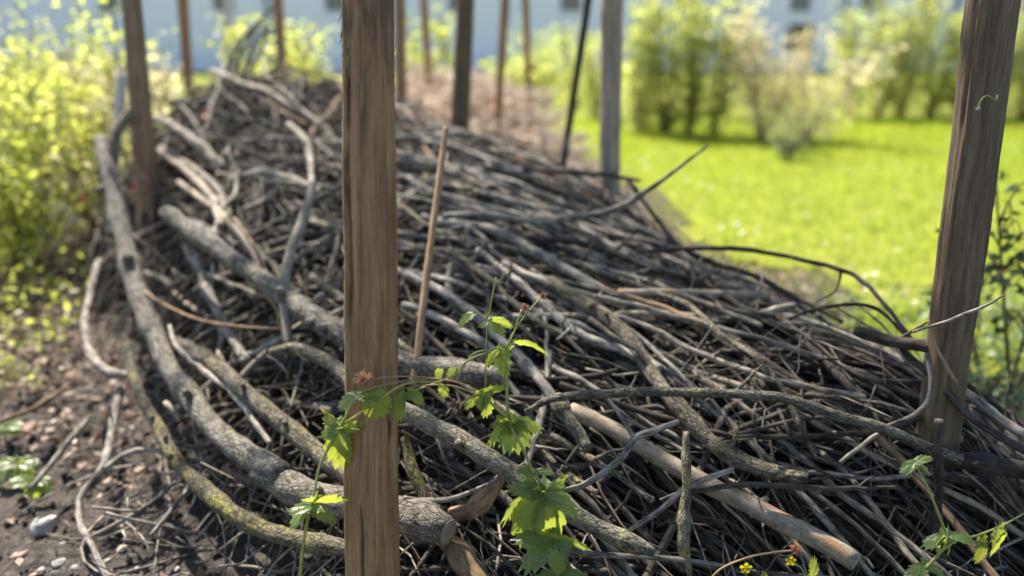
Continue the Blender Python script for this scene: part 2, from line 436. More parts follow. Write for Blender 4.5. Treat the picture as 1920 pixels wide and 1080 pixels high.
def side_twigs(path, rad, parent, mat, n, length, origin, rnd, lo=0.15):
    """little side shoots, each one a part of the branch"""
    K = len(path)
    for _ in range(n):
        i = int(rng.uniform(lo, 0.95) * (K - 2)) + 1
        t = path[min(i + 1, K - 1)] - path[i - 1]; t = t / (np.linalg.norm(t) + 1e-9)
        d = rng.normal(0, 1, 3); d -= d.dot(t) * t; d /= np.linalg.norm(d) + 1e-9
        d[2] = abs(d[2]) * 0.8
        L = length * rng.uniform(0.35, 1.1)
        d = d * 0.75 + t * rng.uniform(0.2, 0.9) * (1 if rng.random() < 0.8 else -1)
        d /= np.linalg.norm(d)
        s = np.linspace(0, 1, 7)[:, None]
        p = path[i] + d * L * s + (rng.normal(0, .16, 3) * L) * s ** 2 + np.stack([wob(7, 2, L * .03) for _ in range(3)], 1) * s
        r0 = min(rad[i] * 0.55, 0.005 + 0.01 * L)
        r = r0 * (1 - 0.65 * s[:, 0])
        V, F, bc, _ = tubes(p[None] , r[None], 5)
        link('side_twig', make_mesh('side_twig', V - origin, F, mat, bc, rnd), parent)

def cut_face(p, t, r, parent, origin, mat=None, inset=0.003):
    """sawn end: a slightly uneven disc of bare wood set on the end of the bark"""
    t = np.asarray(t, float) / np.linalg.norm(t)
    a = np.cross(t, (0.3, 0.2, 0.93)); a /= np.linalg.norm(a); b = np.cross(t, a)
    ns = 18
    ang = np.linspace(0, 2 * np.pi, ns, endpoint=False)
    rings = []
    for f, h in ((1.0, -0.004), (0.97, inset), (0.6, inset + .001), (0.25, inset)):
        rr = r * f * (1 + rng.normal(0, .015, ns))
        rings.append(rr[:, None] * (np.cos(ang)[:, None] * a + np.sin(ang)[:, None] * b) + t * h)
    V = np.concatenate(rings)
    F = []
    for k in range(3):
        for j in range(ns):
            F.append((k * ns + j, k * ns + (j + 1) % ns, (k + 1) * ns + (j + 1) % ns, (k + 1) * ns + j))
    cap = np.array([[3 * ns + j for j in range(ns)]])
    me = make_mesh('cut_face', V, [np.array(F), cap], mat or M['cut'])
    return link('cut_face', me, parent, loc=tuple(p - origin))

BRANCHES = []
def branch(name, label, pts, mat, cat='branch', group=None, rough=0.05, cuts=(0, 0), twigs=0, tw_len=0.12, lift=0.006,
           ns=None, wobble=0.25, world_pts=None, knots=0, rnd=None, smooth_t=2, ws=1.0, stubs=0):
    """pts: (px, py, width_px[, depth]); without a depth the stem lies on the heap"""
    if world_pts is None:
        ts = []
        for q in pts:
            if len(q) > 3 and q[3] is not None: ts.append(q[3])
            else:
                t = surf_t(q[0], q[1], lift + q[2] * 0.5 * 2.0 / FPX)
                ts.append(t if t is not None else np.nan)
        ts = np.array(ts, float)
        ok = ~np.isnan(ts)
        ts = np.interp(np.arange(len(ts)), np.arange(len(ts))[ok], ts[ok])
        fixed = np.array([len(q) > 3 and q[3] is not None for q in pts])
        for _ in range(smooth_t):
            s = ts.copy()
            s[1:-1] = 0.25 * ts[:-2] + 0.5 * ts[1:-1] + 0.25 * ts[2:]
            ts = np.where(fixed, ts, s)
        pp = np.array([P(q[0], q[1], t) for q, t in zip(pts, ts)])
        rr = np.array([q[2] * 0.5 * t / FPX for q, t in zip(pts, ts)])
    else:
        pp, rr = world_pts
    rr = rr * ws
    rmax = rr.max()
    step = max(0.008, min(0.03, rmax * 0.9))
    path, rad = spline(pp, rr, step)
    n = len(path)
    for q in range(3):
        path[:, q] += wob(n, 5, rmax * wobble * 0.5)
    path[:, 2] = np.maximum(path[:, 2], rad * 0.6 + 0.004)
    rad = rad * (1 + wob(n, 3, rough * 0.8))
    for _ in range(knots):
        i = rng.integers(2, max(3, n - 2)); w = rng.uniform(1.0, 2.2)
        rad = rad * (1 + rng.uniform(.12, .3) * np.exp(-((np.arange(n) - i) / w) ** 2))
    if ns is None: ns = 20 if rmax > 0.018 else (10 if rmax > 0.007 else 7)
    origin = path[0].copy()
    V, F, bc, _ = tubes(path[None], rad[None], ns, rough * (0.7 if rmax > 0.012 else 0.4))
    rv = rng.random() if rnd is None else rnd
    o = link(name, make_mesh(name, V - origin, F, mat, bc, rv), loc=tuple(origin))
    tag(o, label, cat, group)
    if cuts[0]: cut_face(path[0], path[0] - path[1], rad[0] * .985, o, origin)
    if cuts[1]: cut_face(path[-1], path[-1] - path[-2], rad[-1] * .96, o, origin)
    if twigs: side_twigs(path, rad, o, mat, twigs, tw_len, origin, rv)
    for _ in range(stubs):                                 # snapped-off side limbs
        i = int(rng.uniform(.08, .92) * (n - 2)) + 1
        tt = path[i + 1] - path[i - 1]; tt /= np.linalg.norm(tt)
        d = rng.normal(0, 1, 3); d[2] = abs(d[2]) + .2; d[1] -= .4; d -= d.dot(tt) * tt; d /= np.linalg.norm(d)
        d = d * .85 + tt * .4
        q_ = np.linspace(0, 1, 6)[:, None]; Ls = rad[i] * rng.uniform(1.5, 2.4); rs = rad[i] * rng.uniform(.28, .48)
        V, F, bc, _ = tubes((path[i] + d * Ls * q_)[None], (rs * np.array([1.7, 1.25, 1.05, 1, .97, .8]))[None], 9, .06)
        link('branch_stub', make_mesh('branch_stub', V - origin, F, mat, bc, rv), o)
    BRANCHES.append(o)
    return o, path, rad
def sub_branch(parent, name, pts, mat, rough=0.05, ns=10, cut=False):
    origin = np.array(parent.location)
    pp = np.array([P(q[0], q[1], q[3]) for q in pts]); rr = np.array([q[2] * .5 * q[3] / FPX for q in pts])
    path, rad = spline(pp, rr, max(0.008, rr.max() * .9))
    n = len(path)
    for q in range(3): path[:, q] += wob(n, 5, rr.max() * .1)
    V, F, bc, _ = tubes(path[None], rad[None], ns, rough)
    o = link(name, make_mesh(name, V - origin, F, mat, bc, rng.random()), parent)
    if cut: cut_face(path[-1], path[-1] - path[-2], rad[-1] * .96, o, origin)
    return o

# ------------------------------------------------------------------ ground, lawn
def vnoise(x, y, s, seed):
    r = np.random.default_rng(seed)
    z = np.zeros_like(x)
    for k in range(6):
        a = r.uniform(0, 2 * np.pi); f = s * r.uniform(.6, 1.8); ph = r.uniform(0, 7)
        z += np.sin((x * np.cos(a) + y * np.sin(a)) * f + ph)
    return z / 6
def gz(x, y):
    """gentle unevenness of the ground"""
    return 0.012 * vnoise(x, y, 6, 1) + 0.006 * vnoise(x, y, 19, 2) - 0.012
def ground_mat():
    m, nt = new_mat('soil'); g = NT(nt)
    tc = g.n('ShaderNodeTexCoord').outputs['Object']
    f = noise(g, tc, 3.5, 6, 0.65); f2 = noise(g, tc, 45, 5, 0.7)
    c = ramp(g, f2, [(0.32, (0.024, 0.021, 0.018)), (0.5, (0.075, 0.067, 0.058)), (0.68, (0.18, 0.162, 0.142))])
    c = mixc(g, ramp(g, f, [(0.42, (0, 0, 0)), (0.62, (0.7, 0.7, 0.7))]), c, (0.16, 0.13, 0.105))
    b = g.n('ShaderNodeBump'); b.inputs['Strength'].default_value = 1.0; b.inputs['Distance'].default_value = 0.02
    g.l(math_n(g, 'ADD', f2, noise(g, tc, 160, 3)), b.inputs['Height'])
    s = g.n('ShaderNodeBsdfPrincipled'); s.inputs['Roughness'].default_value = 0.95
    s.inputs['Specular IOR Level'].default_value = 0.15
    g.l(c, s.inputs['Base Color']); g.l(b.outputs[0], s.inputs['Normal'])
    o = g.n('ShaderNodeOutputMaterial'); g.l(s.outputs[0], o.inputs[0])
    return m
M['soil'] = ground_mat()
def grid_mesh(name, xs, ys, zf, mat, keep=None):
    X, Y = np.meshgrid(xs, ys)
    Z = zf(X, Y)
    V = np.stack([X, Y, Z], -1).reshape(-1, 3)
    nx, ny = len(xs), len(ys)
    i = np.arange(ny - 1)[:, None] * nx; j = np.arange(nx - 1)[None]
    F = np.stack([i + j, i + j + 1, i + nx + j + 1, i + nx + j], -1).reshape(-1, 4)
    if keep is not None:
        F = F[keep(X, Y).ravel()[F].all(1)]
    return make_mesh(name, V, F, mat)
xs = np.concatenate([[-150, -60, -25, -12], np.linspace(-7, 9, 220), [14, 25, 60, 150]])
ys = np.concatenate([[-60, -20, -6], np.linspace(-1, 9, 150), np.linspace(9.3, 16, 30), [20, 30, 60, 150]])
clods = np.random.default_rng(5)
def zground(X, Y):
    near = (np.abs(X) < 8) & (Y < 9) & (Y > -1)
    return gz(X, Y) + np.where(near, clods.normal(0, .006, X.shape), 0) - 0.004
o = link('ground', grid_mesh('ground', xs, ys, zground, M['soil']))
tag(o, kind='structure')

def lawn_edge(y):
    return 0.95 + 0.12 * np.sin(y * 1.3) + 0.06 * np.sin(y * 3.1 + 1) - 0.05 * np.clip(y - 4, 0, 6)
def lawn_density(x, y):
    d = np.clip((x - lawn_edge(y)) * 1.6, 0, 1) * np.clip((y - 1.9) / 1.6, 0, 1)
    bare = np.exp(-(((x - 1.75) / .75) ** 2 + ((y - 3.75) / .65) ** 2)) * .9
    worn = .75 * np.clip(vnoise(x, y, 1.6, 19) + .55 * vnoise(x, y, 6, 29) - .18, 0, 1) * np.clip((6.5 - y) / 3, .25, 1)
    return np.clip(d - worn - bare * (0.6 + 0.5 * vnoise(x, y, 5, 9)), 0, 1)
lm, nt = new_mat('lawn'); g = NT(nt)
tc = g.n('ShaderNodeTexCoord').outputs['Object']
c = ramp(g, noise(g, tc, 6, 5), [(0.35, (0.12, 0.15, 0.02)), (0.65, (0.25, 0.26, 0.05))])
s = g.n('ShaderNodeBsdfPrincipled'); s.inputs['Roughness'].default_value = 0.95; s.inputs['Specular IOR Level'].default_value = 0.1
g.l(c, s.inputs['Base Color'])
oo = g.n('ShaderNodeOutputMaterial'); g.l(s.outputs[0], oo.inputs[0])
M['lawn'] = lm
o = link('lawn', grid_mesh('lawn', np.linspace(-26, 26, 330), np.concatenate([np.linspace(2.6, 14, 90), np.linspace(14.5, 39, 40)]), lambda X, Y: gz(X, Y) + 0.008, lm,
                           keep=lambda X, Y: ((X > -1) & (lawn_density(X, Y) > 0.45)) | (Y > 9.6)))
tag(o, kind='structure')

def blades(n, xr, yr, hr, wr, dens, mat, name, label, seed, lean=0.5, cat='grass', z0=None):
    r = np.random.default_rng(seed)
    x = r.uniform(*xr, n); y = yr[0] + (yr[1] - yr[0]) * r.random(n) ** 1.25
    k = r.random(n) < dens(x, y)
    x, y = x[k], y[k]; n = len(x)
    sc = 1 + 0.06 * np.clip(y - 5, 0, 8)
    h = r.uniform(*hr, n) * sc; w = r.uniform(*wr, n) * sc
    a = r.uniform(0, 2 * np.pi, n); b = r.uniform(0, 2 * np.pi, n); l = h * r.uniform(.1, lean, n)
    base = np.stack([x, y, gz(x, y) + 0.004], 1)
    wd = np.stack([np.cos(a), np.sin(a), 0 * a], 1) * w[:, None]
    ld = np.stack([np.cos(b), np.sin(b), 0 * b], 1) * l[:, None]
    up = np.array([0, 0, 1.0])
    V = np.stack([base - wd, base + wd, base + wd * .7 + ld * .4 + up * (h * .6)[:, None], base - wd * .7 + ld * .4 + up * (h * .6)[:, None], base + ld + up * h[:, None]], 1)
    i = np.arange(n)[:, None] * 5
    F4 = i + np.array([0, 1, 2, 3]); F3 = i + np.array([3, 2, 4])
    rv = np.repeat(np.clip(0.5 + 0.8 * vnoise(x, y, 2.2, 4) + .4 * vnoise(x, y, 7, 14) + r.normal(0, .22, n), 0, 1), 5)
    o = link(name, make_mesh(name, V.reshape(-1, 3), [F4, F3], mat, rnd=rv))
    tag(o, label, cat, kind='stuff')
blades(150000, (0.2, 13), (2.6, 13.5), (.035, .075), (.0022, .0042), lawn_density, M['grass'], 'lawn_grass', 'bright sunlit short lawn grass beside the brush heap', 11)
def daisies(n, seed):
    r = np.random.default_rng(seed)
    x = r.uniform(1, 9, n); y = r.uniform(3.4, 10, n); k = lawn_density(x, y) > .5
    x, y = x[k], y[k]; n = len(x)
    ang = np.linspace(0, 2 * np.pi, 6, endpoint=False)
    rad = r.uniform(.012, .024, n)
    z = gz(x, y) + r.uniform(.06, .09, n)
    V = np.stack([x[:, None] + rad[:, None] * np.cos(ang), y[:, None] + rad[:, None] * np.sin(ang), z[:, None] + rad[:, None] * .3 * np.sin(ang + x[:, None])], -1)
    o = link('clover_flowers', make_mesh('clover_flowers', V.reshape(-1, 3), np.arange(n * 6).reshape(n, 6), M['daisy'], rnd=.5))
    tag(o, 'tiny white clover heads scattered over the lawn', 'flowers', kind='stuff')
daisies(420, 3)

# grey-green weeds on the right, low leafy cover on the left
def leaf_quads(C, size, seed, up=0.35, aspect=0.55):
    """diamond leaves at centres C with random tilt -> V, F"""
    r = np.random.default_rng(seed)
    n = len(C)
    d = r.normal(0, 1, (n, 3)); d[:, 2] *= 0.6; d /= np.linalg.norm(d, axis=1, keepdims=True)
    nn = r.normal(0, .6, (n, 3)); nn[:, 2] += up + .4
    s = np.cross(d, nn); s /= np.linalg.norm(s, axis=1, keepdims=True) + 1e-9
    q = np.cross(s, d)
    L = size * r.uniform(.55, 1.25, n)[:, None]
    V = np.stack([C, C + d * L * .5 + s * L * aspect * .5 - q * L * .05, C + d * L - q * L * .18, C + d * L * .5 - s * L * aspect * .5 - q * L * .05], 1)
    i = np.arange(n)[:, None] * 4
    F = np.concatenate([i + np.array([0, 1, 2]), i + np.array([0, 2, 3])])
    return V.reshape(-1, 3), F
def cover(name, label, n, fx, size, mat, seed, cat):
    r = np.random.default_rng(seed)
    C = fx(r, n)
    V, F = leaf_quads(C, size, seed)
    o = link(name, make_mesh(name, V, F, mat, rnd=np.repeat(r.random(len(C)), 4)))
    tag(o, label, cat, kind='stuff')
def fx_right(r, n):
    x = r.uniform(1.35, 2.9, n); y = r.uniform(1.5, 3.6, n)
    k = r.random(n) < np.clip(.55 + .6 * vnoise(x, y, 4, 8), .05, 1) * np.clip((x - 1.3) * 3, 0, 1)
    x, y = x[k], y[k]
    return np.stack([x, y, gz(x, y) + r.random(len(x)) ** 1.5 * .13], 1)
cover('ground_cover', 'low grey green weeds behind the dark leaning stake', 9000, fx_right, .045, M['weed'], 21, 'weeds')
def fx_left(r, n):
    x = r.uniform(-3.6, -1.45, n); y = r.uniform(2.5, 4.4, n)
    k = (r.random(n) < np.clip(.35 + .9 * vnoise(x, y, 3.2, 15), 0, 1)) & (x < -1.75 - .25 * (y - 2.3))
    x, y = x[k], y[k]
    return np.stack([x, y, gz(x, y) + r.random(len(x)) * .24 * (0.5 + 0.5 * np.clip((y - 2.5), 0, 1))], 1)
cover('leafy_ground_cover', 'low yellow green leafy weeds at the foot of the sunlit bushes', 6500, fx_left, .042, M['shrub'], 22, 'weeds')
def fx_litter(r, n):
    x = r.uniform(-3.2, 2.4, n); y = r.uniform(1.1, 5.6, n)
    k = (~inside(x, y)) & ((x < 0) | (r.random(n) < .45)) & (lawn_density(x, y) < .6) & (r.random(n) < np.clip((y - 1.7) / .9, .18, 1))
    x, y = x[k], y[k]
    return np.stack([x, y, gz(x, y) + r.uniform(.002, .016, len(x))], 1)
cover('leaf_litter', 'brown dead leaves and wood chips littering the bare soil', 26000, fx_litter, .042, M['litter'], 23, 'leaf litter')
def fx_chips(r, n):
    x = r.uniform(-2.7, -1.15, n); y = r.uniform(2.15, 4.6, n)
    k = ~inside(x, y) & (r.random(n) < np.clip(.5 + .7 * vnoise(x, y, 5, 25), .1, 1))
    x, y = x[k], y[k]
    return np.stack([x, y, gz(x, y) + r.uniform(.008, .03, len(x))], 1)
M['chips'] = leaf_mat('sunlit_wood_chips', (0.34, 0.25, 0.19), (0.66, 0.55, 0.46), 0.1, tcol=(0.4, 0.3, 0.2), rough=0.8, spec=0.15)  # light tone stands in for sun falling on the litter
cover('wood_chips', 'pinkish wood chips, coloured pale as sunlit litter, on the ground outside the hooked log', 1500, fx_chips, .045, M['chips'], 27, 'wood chips')
def crumbs(n, seed):
    """soil clods and small chips left of the heap"""
    r = np.random.default_rng(seed)
    x = r.uniform(-2.6, 1.8, n); y = 1.0 + 2.6 * r.random(n) ** 1.2
    k = ~inside(x, y) | (r.random(n) < .25)
    x, y = x[k], y[k]; n = len(x)
    sz = .004 + .016 * r.random(n) ** 3
    base = np.array([(1,0,0),(-1,0,0),(0,1,0),(0,-1,0),(0,0,1),(0,0,-1)], float)
    V = base[None] * sz[:, None, None] * r.uniform(.5, 1.3, (n, 6, 1)) + np.stack([x, y, gz(x, y) + sz * .3], 1)[:, None, :]
    f = np.array([(0,2,4),(2,1,4),(1,3,4),(3,0,4),(2,0,5),(1,2,5),(3,1,5),(0,3,5)])
    F = (np.arange(n)[:, None, None] * 6 + f[None]).reshape(-1, 3)
    o = link('soil_crumbs', make_mesh('soil_crumbs', V.reshape(-1, 3), F, M['soil']))
    tag(o, 'crumbly dark soil clods around the heap', 'soil', kind='stuff')
crumbs(9000, 31)

# ------------------------------------------------------------------ shrubs
def shrub(name, label, x, y, h, w, nleaf, size, mat, seed, group, cat='shrub', stems=5, flare=0.5, taper=0.35, d=None, stem_mat=None, low=0.05):
    """several stems from one root, leaves in clumps along their shoots: uneven outline, gaps"""
    r = np.random.default_rng(seed)
    d = d or w
    root = link(name, None, loc=(x, y, float(gz(np.array(x), np.array(y)))))
    tag(root, label, cat, group)
    paths, rads, cl = [], [], []
    for k in range(stems):
        a = r.uniform(0, 2 * np.pi); rr = r.uniform(.1, 1) ** .7
        top = np.array([math.cos(a) * w * .5 * rr * flare * 1.6, math.sin(a) * d * .5 * rr * flare * 1.6, h * r.uniform(.72, 1.0) * (1 - .18 * rr)])
        s = np.linspace(0, 1, 9)[:, None]
        b = np.array([r.normal(0, .04), r.normal(0, .04), -.03])
        p = b + (top - b) * s + r.normal(0, .05, 3) * np.sin(s * np.pi) * h * .5
        paths.append(p); rads.append(np.linspace(.014, .004, 9) * (h / 1.6))
        nsh = max(6, int(14 * h))
        for j in range(nsh):
            f = r.uniform(low, 1.0)
            c0 = b + (top - b) * f
            out = r.normal(0, 1, 3); out[2] = abs(out[2]) * .7 + .15
            out *= np.array([w, d, w]) * .5 * (1 - taper * f) * r.uniform(.35, 1.0) / np.linalg.norm(out)
            cl.append((c0, c0 + out))
    per = max(3, nleaf // len(cl))
    Cs, sp = [], []
    for c0, c1 in cl:
        f = r.random(per)[:, None] ** .6
        Cs.append(c0 + (c1 - c0) * f + r.normal(0, .035 * max(w, .5), (per, 3)))
        q = np.linspace(0, 1, 9)[:, None]
        paths.append(c0 + (c1 - c0) * q + np.array([0, 0, .06]) * np.sin(q * np.pi)); rads.append(np.linspace(.004, .0015, 9))
    C = np.concatenate(Cs)
    C[:, 2] = np.maximum(C[:, 2], .02)
    V, F, bc, ti = tubes(np.array(paths), np.array(rads), 5)
    link('stems', make_mesh('stems', V, F, stem_mat or M['brown'], bc, r.random(len(paths))[ti]), root)
    V, F = leaf_quads(C, size, seed + 1)
    tone = np.repeat(np.clip(np.repeat(r.normal(.5, .25, len(cl)), per) + r.normal(0, .2, len(C)), 0, 1), 4)
    link('foliage', make_mesh('foliage', V, F, mat, rnd=tone), root)
    return root
def at_ground(px, py):
    v = (540 - py) / FPX
    t = CAM_H / (SP - v * CP)
    return (px - 960) / FPX * t, (CP + v * SP) * t
# sunlit bushes left of the heap
LB = [('sunlit yellow green bush nearest the stones on bare soil', -2.95, 4.3, 1.12, 1.2, 2900, .052, 'shrub'),
      ('tall yellow green bush behind the hooked log', -2.95, 5.2, 1.62, 1.5, 2900, .056, 'shrub'),
      ('dense lime green bush behind the left leaning stake', -2.1, 6.4, 1.6, 1.1, 2800, .052, 'shrub'),
      ('broad lime bush at the far edge of the weeds', -4.2, 5.6, 1.6, 1.8, 3600, .06, 'shrub'),
      ('low lime bush in front of the tall yellow green bush', -3.5, 3.6, .9, 1.2, 2800, .052, 'shrub'),
      ('beige dried stalks standing among the lime bushes', -2.5, 5.4, 1.45, .9, 700, .06, 'dryleaf'),
      ('straw coloured dead stalks beside the hooked log', -2.35, 4.4, .85, .7, 420, .05, 'dryleaf'),
      ('dull brown dried bush between the lime bushes', -4.6, 6.6, 1.3, 1.2, 900, .08, 'dryleaf')]
for k, (lab, x, y, h, w, n, sz, mt) in enumerate(LB):
    shrub('leafy_bush', lab, x, y, h, w, n, sz, M[mt], 100 + k, 'bushes beside the heap', cat='bush', stems=7, flare=.7)
# hedge plants across the lawn
HG = [(1010, 190, 1.25, .9, 'hedge'), (1075, 205, 1.35, .9, 'hedge'), (1120, 225, 1.2, .7, 'hedge'),
      (1195, 252, 1.62, .62, 'hedge'), (1245, 254, 1.7, .62, 'hedge'), (1292, 256, 1.72, .66, 'hedge'), (1338, 256, 1.66, .6, 'hedge'),
      (1590, 224, 1.45, .75, 'hedge'), (1645, 222, 1.6, .8, 'hedge'), (1690, 221, 1.62, .8, 'hedge'), (1740, 222, 1.62, .8, 'hedge'),
      (1795, 226, 1.66, .9, 'hedge'), (1855, 228, 1.7, .9, 'hedge'), (1915, 230, 1.72, .9, 'hedge'), (1985, 232, 1.72, .9, 'hedge'), (2060, 232, 1.7, .9, 'hedge')]
HL = ['bushy hedge plant across the lawn behind the far brown stakes', 'columnar hedge plant across the lawn next to the beige dry shrub',
      'columnar green hedge plant at the far end of the lawn behind the dark stake']
ORD = ['first', 'second', 'third', 'fourth', 'fifth', 'sixth', 'seventh', 'eighth', 'ninth']
for k, (px, py, h, w, mt) in enumerate(HG):
    x, y = at_ground(px, py)
    if k < 3: lab, gr = ORD[k] + ' bushy hedge plant beyond the lawn counting from the far orange stakes', 'hedge behind the far stakes'
    elif k < 7: lab, gr = ORD[6 - k] + ' columnar hedge plant from the beige dry shrub towards the grey split stake', 'hedge beside the dry shrub'
    else: lab, gr = ORD[k - 7] + ' hedge plant from the beige dry shrub towards the dark leaning stake', 'hedge at the end of the lawn'
    shrub('hedge_plant', lab, x, y, h * rng.uniform(1.22, 1.5), w * rng.uniform(1.4, 2.1), 1450, .09, M[mt], 200 + k, gr, stems=7, flare=.5, taper=.2, low=.0)
for k, (px, py, h, w, n, lab) in enumerate([(1425, 262, 1.8, 1.5, 1500, 'wispy beige dry shrub on the lawn before the hedge gap'), (1510, 266, 1.55, 1.5, 1300, 'low beige dry shrub in the hedge gap'),
                                            (1475, 300, .62, .5, 420, 'small grey green sapling standing on the lawn before the dry shrubs')]):
    x, y = at_ground(px, py)
    shrub('dry_shrub' if k < 2 else 'sapling', lab, x, y, h, w, n, .085 if k < 2 else .06, M['dryleaf'] if k < 2 else M['weed'], 240 + k, None, stems=7, flare=.8, stem_mat=M['farwood'])
# shrubs beyond the heap
for k, (x, y, h, w, mt, lab) in enumerate([(-3.0, 9.5, 1.6, 1.5, 'hedge', 'yellow green shrub behind the thin orange brown stakes'), (-.9, 9.6, 1.75, 1.1, 'shrub', 'lime shrub behind the dark brown stake'),
                                           (-5.2, 9.2, 1.3, 1.5, 'dryleaf', 'pale dried shrub before the white building'), (-4.0, 8.3, 1.25, 1.2, 'dryleaf', 'straw coloured shrub behind the upright dead sticks'),
                                           (.1, 8.6, 1.45, 1.1, 'hedge', 'green shrub behind the rosy wood heap'), (-2.2, 8.4, 1.2, .9, 'shrub', 'small lime shrub between the far stakes'), (-6.8, 9, 1.7, 1.6, 'hedge', 'olive shrub behind the lime bushes')]):
    shrub('background_shrub', lab, x, y, h, w, 1300, .085, M[mt], 260 + k, None, stems=6, flare=.6)
# dark leaved shrub at the right edge
shrub('dark_leaved_shrub', 'thin dark green shrub growing right of the leaning dark stake', 1.86, 2.55, 1.05, .6, 280, .055, M['darkleaf'], 300, None, stems=4, flare=.8, low=.35)

# unseen tree, added and shaped to throw dappled shade on the heap
def shade_tree():
    r = np.random.default_rng(77)
    base = np.array([4.3, 5.0, 0.0]); cen = np.array([-1.62, 5.2, 4.3]); ext = np.array([1.62, 2.0, 1.0])
    root = link('unseen_shade_tree', None, loc=tuple(base))
    tag(root, 'unseen leafy tree added to overhang the brush heap and shade it', 'tree')
    s9 = np.linspace(0, 1, 12)[:, None]
    tr = base + (np.array([3.9, 5.1, 3.5]) - base) * s9 + np.array([.12, .05, 0]) * np.sin(s9 * 5)
    V, F, bc, _ = tubes(tr[None], np.linspace(.16, .10, 12)[None], 14, .03)
    link('trunk', make_mesh('trunk', V - base, F, M['lichen'], bc, .4), root)
    paths, rads, ends = [], [], []
    for k in range(18):
        d = r.normal(0, 1, 3); d *= r.uniform(.35, 1) / np.linalg.norm(d)
        e = cen + d * ext
        m_ = (tr[-1] + e) / 2 + np.array([0, 0, .35]) + r.normal(0, .15, 3)
        p = (1 - s9) ** 2 * tr[-1] + 2 * s9 * (1 - s9) * m_ + s9 ** 2 * e
        paths.append(p); rads.append(np.linspace(.045, .006, 12)); ends += [p[j] for j in (7, 8, 9, 10, 11)]
    V, F, bc, ti = tubes(np.array(paths), np.array(rads), 7)
    link('limbs', make_mesh('limbs', V - base, F, M['lichen'], bc, r.random(len(paths))[ti]), root)
    C = []
    for e in ends:
        C.append(e + r.normal(0, 1, (29, 3)) * np.array([.20, .20, .15]))
    C = np.concatenate(C)
    C = C[((C - cen) / (ext * 1.12) ** 1)[:, 0] ** 2 + ((C - cen) / (ext * 1.12))[:, 1] ** 2 < 1]
    C = C[r.random(len(C)) < np.where(C[:, 0] < -2.1, 1, np.clip((C[:, 1] - 3.3) / 1.1, .18, 1))]  # crown thinned towards the front to let sun reach the plants
    V, F = leaf_quads(C, .12, 78)
    link('crown', make_mesh('crown', V - base, F, M['hedge'], rnd=np.repeat(r.random(len(C)), 4)), root)
shade_tree()

# ------------------------------------------------------------------ pale building far behind
def box(x0, x1, y0, y1, z0, z1):
    V = np.array([(x, y, z) for z in (z0, z1) for y in (y0, y1) for x in (x0, x1)], float)
    F = np.array([(0, 2, 3, 1), (4, 5, 7, 6), (0, 1, 5, 4), (1, 3, 7, 5), (3, 2, 6, 7), (2, 0, 4, 6)])
    return V, F
M['plaster'] = flat_mat('pale_blue_white_plaster', (0.87, 0.86, 0.90), (0.88, 0.87, 0.91), 1.2, .95, 0)
M['plinth'] = flat_mat('pale_grey_plinth', (0.74, 0.75, 0.78), (0.78, 0.79, 0.81), 3, .9, 0)
M['frame'] = flat_mat('window_frame', (0.55, 0.55, 0.55), (0.6, 0.6, 0.6), 3, .5, 0)
gm, nt = new_mat('window_glass'); g = NT(nt)
s = g.n('ShaderNodeBsdfPrincipled'); s.inputs['Base Color'].default_value = (0.12, 0.11, 0.10, 1); s.inputs['Roughness'].default_value = .15
oo = g.n('ShaderNodeOutputMaterial'); g.l(s.outputs[0], oo.inputs[0])
M['glass'] = gm
M['roof'] = flat_mat('dark_roof', (0.08, 0.06, 0.055), (0.14, 0.10, 0.09), 3)
M['door'] = flat_mat('brown_door', (0.16, 0.09, 0.045), (0.22, 0.13, 0.07), 4)
M['pipe'] = flat_mat('zinc_pipe', (0.22, 0.24, 0.27), (0.30, 0.32, 0.35), 4, .5, 0)
BY = 40.0
def bx(px): return (px - 960) / FPX * BY * 1.035
def bz(py): return CAM_H + (-SP + (540 - py) / FPX * CP) * BY / (CP + (540 - py) / FPX * SP)
bld = link('apartment_building', None, loc=(0, BY, 0))
tag(bld, 'long pale blue white building with small dark windows far behind the hedge', 'building')
def bpart(name, x0, x1, d0, d1, z0, z1, mat, parent=bld):
    V, F = box(x0, x1, d0, d1, z0, z1)
    return link(name, make_mesh(name, V, F, mat, smooth=False), parent)
# wall with real openings: vertical piers and spandrels around each window
wins = []
for px in (275, 470, 660, 870, 1060, 1250, 1450, 1570, 1667, 1752, 1845, 1960, 2070, 60, -140, -340):
    cx = bx(px); wins.append((cx - .55, cx + .55))
wins.sort()
rows = [(2.85, 4.35), (6.0, 7.5)]
X0, X1 = -48.0, 48.0
zprev = 0.9
for (za, zb) in rows:
    bpart('wall_band', X0, X1, 0, .4, zprev, za, M['plaster'])
    xp = X0
    for (xa, xb) in wins:
        bpart('wall_pier', xp, xa, 0, .4, za, zb, M['plaster'])
        wnd = bpart('window', xa, xb, .16, .22, za, zb, M['frame'])
        bpart('pane', xa + .07, (xa + xb) / 2 - .03, .145, .157, za + .07, zb - .07, M['glass'], wnd)
        bpart('pane', (xa + xb) / 2 + .03, xb - .07, .145, .157, za + .07, zb - .07, M['glass'], wnd)
        bpart('sill', xa - .05, xb + .05, -.07, .14, za - .05, za - .003, M['plinth'], wnd)
        xp = xb
    bpart('wall_pier', xp, X1, 0, .4, za, zb, M['plaster'])
    zprev = zb
bpart('wall_band', X0, X1, 0, .4, zprev, 9.0, M['plaster'])
bpart('plinth', X0, X1, -.03, .42, -.2, .9, M['plinth'])
bpart('roof', X0 - .3, X1 + .3, -.5, 9, 9.0, 9.5, M['roof'])
bpart('side_wall', X0, X0 + .4, .4, 8.6, -.2, 9.0, M['plaster'])
bpart('side_wall', X1 - .4, X1, .4, 8.6, -.2, 9.0, M['plaster'])
bpart('back_wall', X0 + .4, X1 - .4, 8.2, 8.6, -.2, 9.0, M['plaster'])
